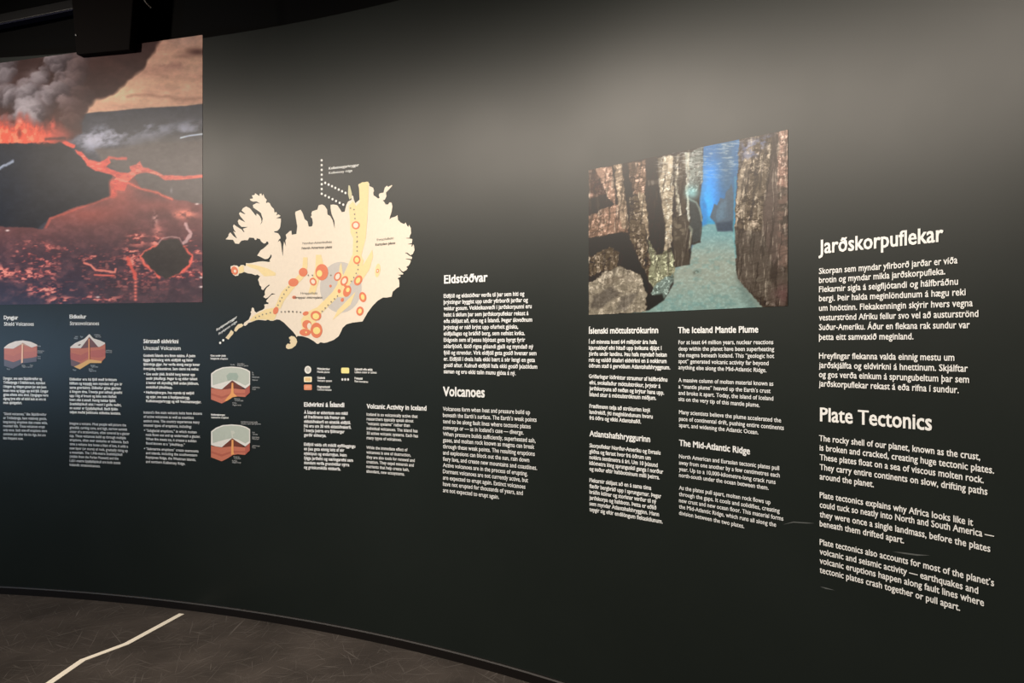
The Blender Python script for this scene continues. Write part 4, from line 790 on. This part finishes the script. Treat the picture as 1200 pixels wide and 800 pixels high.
def frustum(name, ctr, ax, ay, top, bot, h, m, parent=None):
    """tapered box: ax, ay unit plan vectors, top/bot = (half width, half depth)"""
    V = []
    for (hw, hd_), z in ((bot, 0), (top, h)):
        for sx, sy in ((-1, -1), (1, -1), (1, 1), (-1, 1)):
            V.append(np.array(ctr) + np.array([*(ax * sx * hw + ay * sy * hd_), z]))
    return link_mesh(name, V, [(3, 2, 1, 0), (4, 5, 6, 7), (0, 1, 5, 4), (1, 2, 6, 5), (2, 3, 7, 6), (3, 0, 4, 7)], m, parent)
def bevel(o, wd=0.006):
    bv = o.modifiers.new('bevel', 'BEVEL'); bv.width = wd; bv.segments = 2; bv.limit_method = 'ANGLE'; return o
blk = mat('matt_black_housing', (17, 13, 12), 0.8, 0.1)
blk2 = mat('black_metal', (12, 13, 16), 0.4, 0.5)
sb = float(s_of(129)); p0 = on_wall(sb, 0, 0.032)
tv = np.array([np.interp(sb, ARC, TAN[:, 0]), np.interp(sb, ARC, TAN[:, 1])]); nv_ = np.array([tv[1], -tv[0]])
dcam = p0[1]
zb = EYE + (HZ - 63.0) / F * dcam
root = thing('hanging_housing', (p0[0], p0[1], zb), 'dark boxy housing hanging in front of the wall top, over the lava photograph', 'ceiling fixture')
body = bevel(frustum('body', (p0[0], p0[1], zb), tv, nv_, (0.225, 0.031), (0.186, 0.028), 0.42, blk, root))
frustum('lid', (p0[0], p0[1], zb + 0.42), tv, nv_, (0.21, 0.028), (0.235, 0.031), 0.03, blk2, root)
for sx in (-1, 1):
    c = p0[:2] + tv * 0.12 * sx
    frustum('hanger', (c[0], c[1], zb + 0.45), tv, nv_, (0.012, 0.012), (0.012, 0.012), 4.29 - zb - 0.45, blk2, root)
bevel(frustum('screw', (*(p0[:2] - tv * 0.183 + nv_ * 0.031), zb + 0.11), tv, nv_, (0.005, 0.004), (0.005, 0.004), 0.010, mat('steel_screw', (150, 150, 150), 0.3, 0.6), root), 0.001)
def tube(name, pts, r, m, parent=None, label=None, cat=None, n=8):
    V, F_ = [], []
    pts = [np.array(p, float) for p in pts]
    for i, p in enumerate(pts):
        d = pts[min(i + 1, len(pts) - 1)] - pts[max(i - 1, 0)]; d /= np.linalg.norm(d)
        a = np.cross(d, (0.3, 0.2, 1)); a /= np.linalg.norm(a); c = np.cross(d, a)
        V += [p + r * (math.cos(2 * math.pi * k / n) * a + math.sin(2 * math.pi * k / n) * c) for k in range(n)]
    for i in range(len(pts) - 1):
        for k in range(n):
            F_.append((i * n + k, i * n + (k + 1) % n, (i + 1) * n + (k + 1) % n, (i + 1) * n + k))
    F_ += [tuple(range(n))[::-1], tuple((len(pts) - 1) * n + k for k in range(n))]
    o = link_mesh(name, V, F_, m, parent)
    return tag(o, label, cat) if label else o
def at(x, y, d): return np.array([(x - 600) / F * d, d, EYE + (HZ - y) / F * d])
tube('cable', [at(163, -30, 3.9), at(168, -2, 3.9), at(172, 4, 3.92), at(177, 9, 3.95)], 0.004, mat('pale_cable', (150, 146, 140), 0.5, 0.4), None, 'thin pale cable end hanging beside the dark ceiling housing', 'cable')
a, c = (on_wall(float(s_of(x)), z, -0.07) for x, z in ((-60, 3.545), (98, 3.655)))
dv = (c - a) / np.linalg.norm(c - a); up = np.array([0, 0, 1.0]); sd_ = np.cross(dv, up); sd_ /= np.linalg.norm(sd_)
def bar(name, a, c, wd, ht, m, parent):
    V = [p + sd_ * sx * wd + up * sz * ht for p in (a, c) for sx, sz in ((-1, -1), (1, -1), (1, 1), (-1, 1))]
    return link_mesh(name, V, [(0, 1, 2, 3), (7, 6, 5, 4), (0, 4, 5, 1), (1, 5, 6, 2), (2, 6, 7, 3), (3, 7, 4, 0)], m, parent)
root = thing('lighting_track', a, 'black ceiling track with a painted blue glint along its edge, crossing the upper left corner', 'lighting track')
bevel(bar('rail', a, c, 0.03, 0.03, blk2, root), 0.004)
bar('edge_glint', a + up * -0.034, c + up * -0.034, 0.026, 0.004, mat('blue_glint_strip', (26, 30, 58), 0.35, 0.6), root)  # blue glint along the rail, put in as a coloured strip
for k in (0.2, 0.8):
    p = a + (c - a) * k - sd_ * 0.0
    tube('bracket', [p, on_wall(float(np.interp(p[0], PLAN[:, 0], ARC)), p[2], -0.132)], 0.010, blk2, root)
COL.objects.unlink(fo); bpy.data.objects.remove(fo); bpy.data.curves.remove(fc)
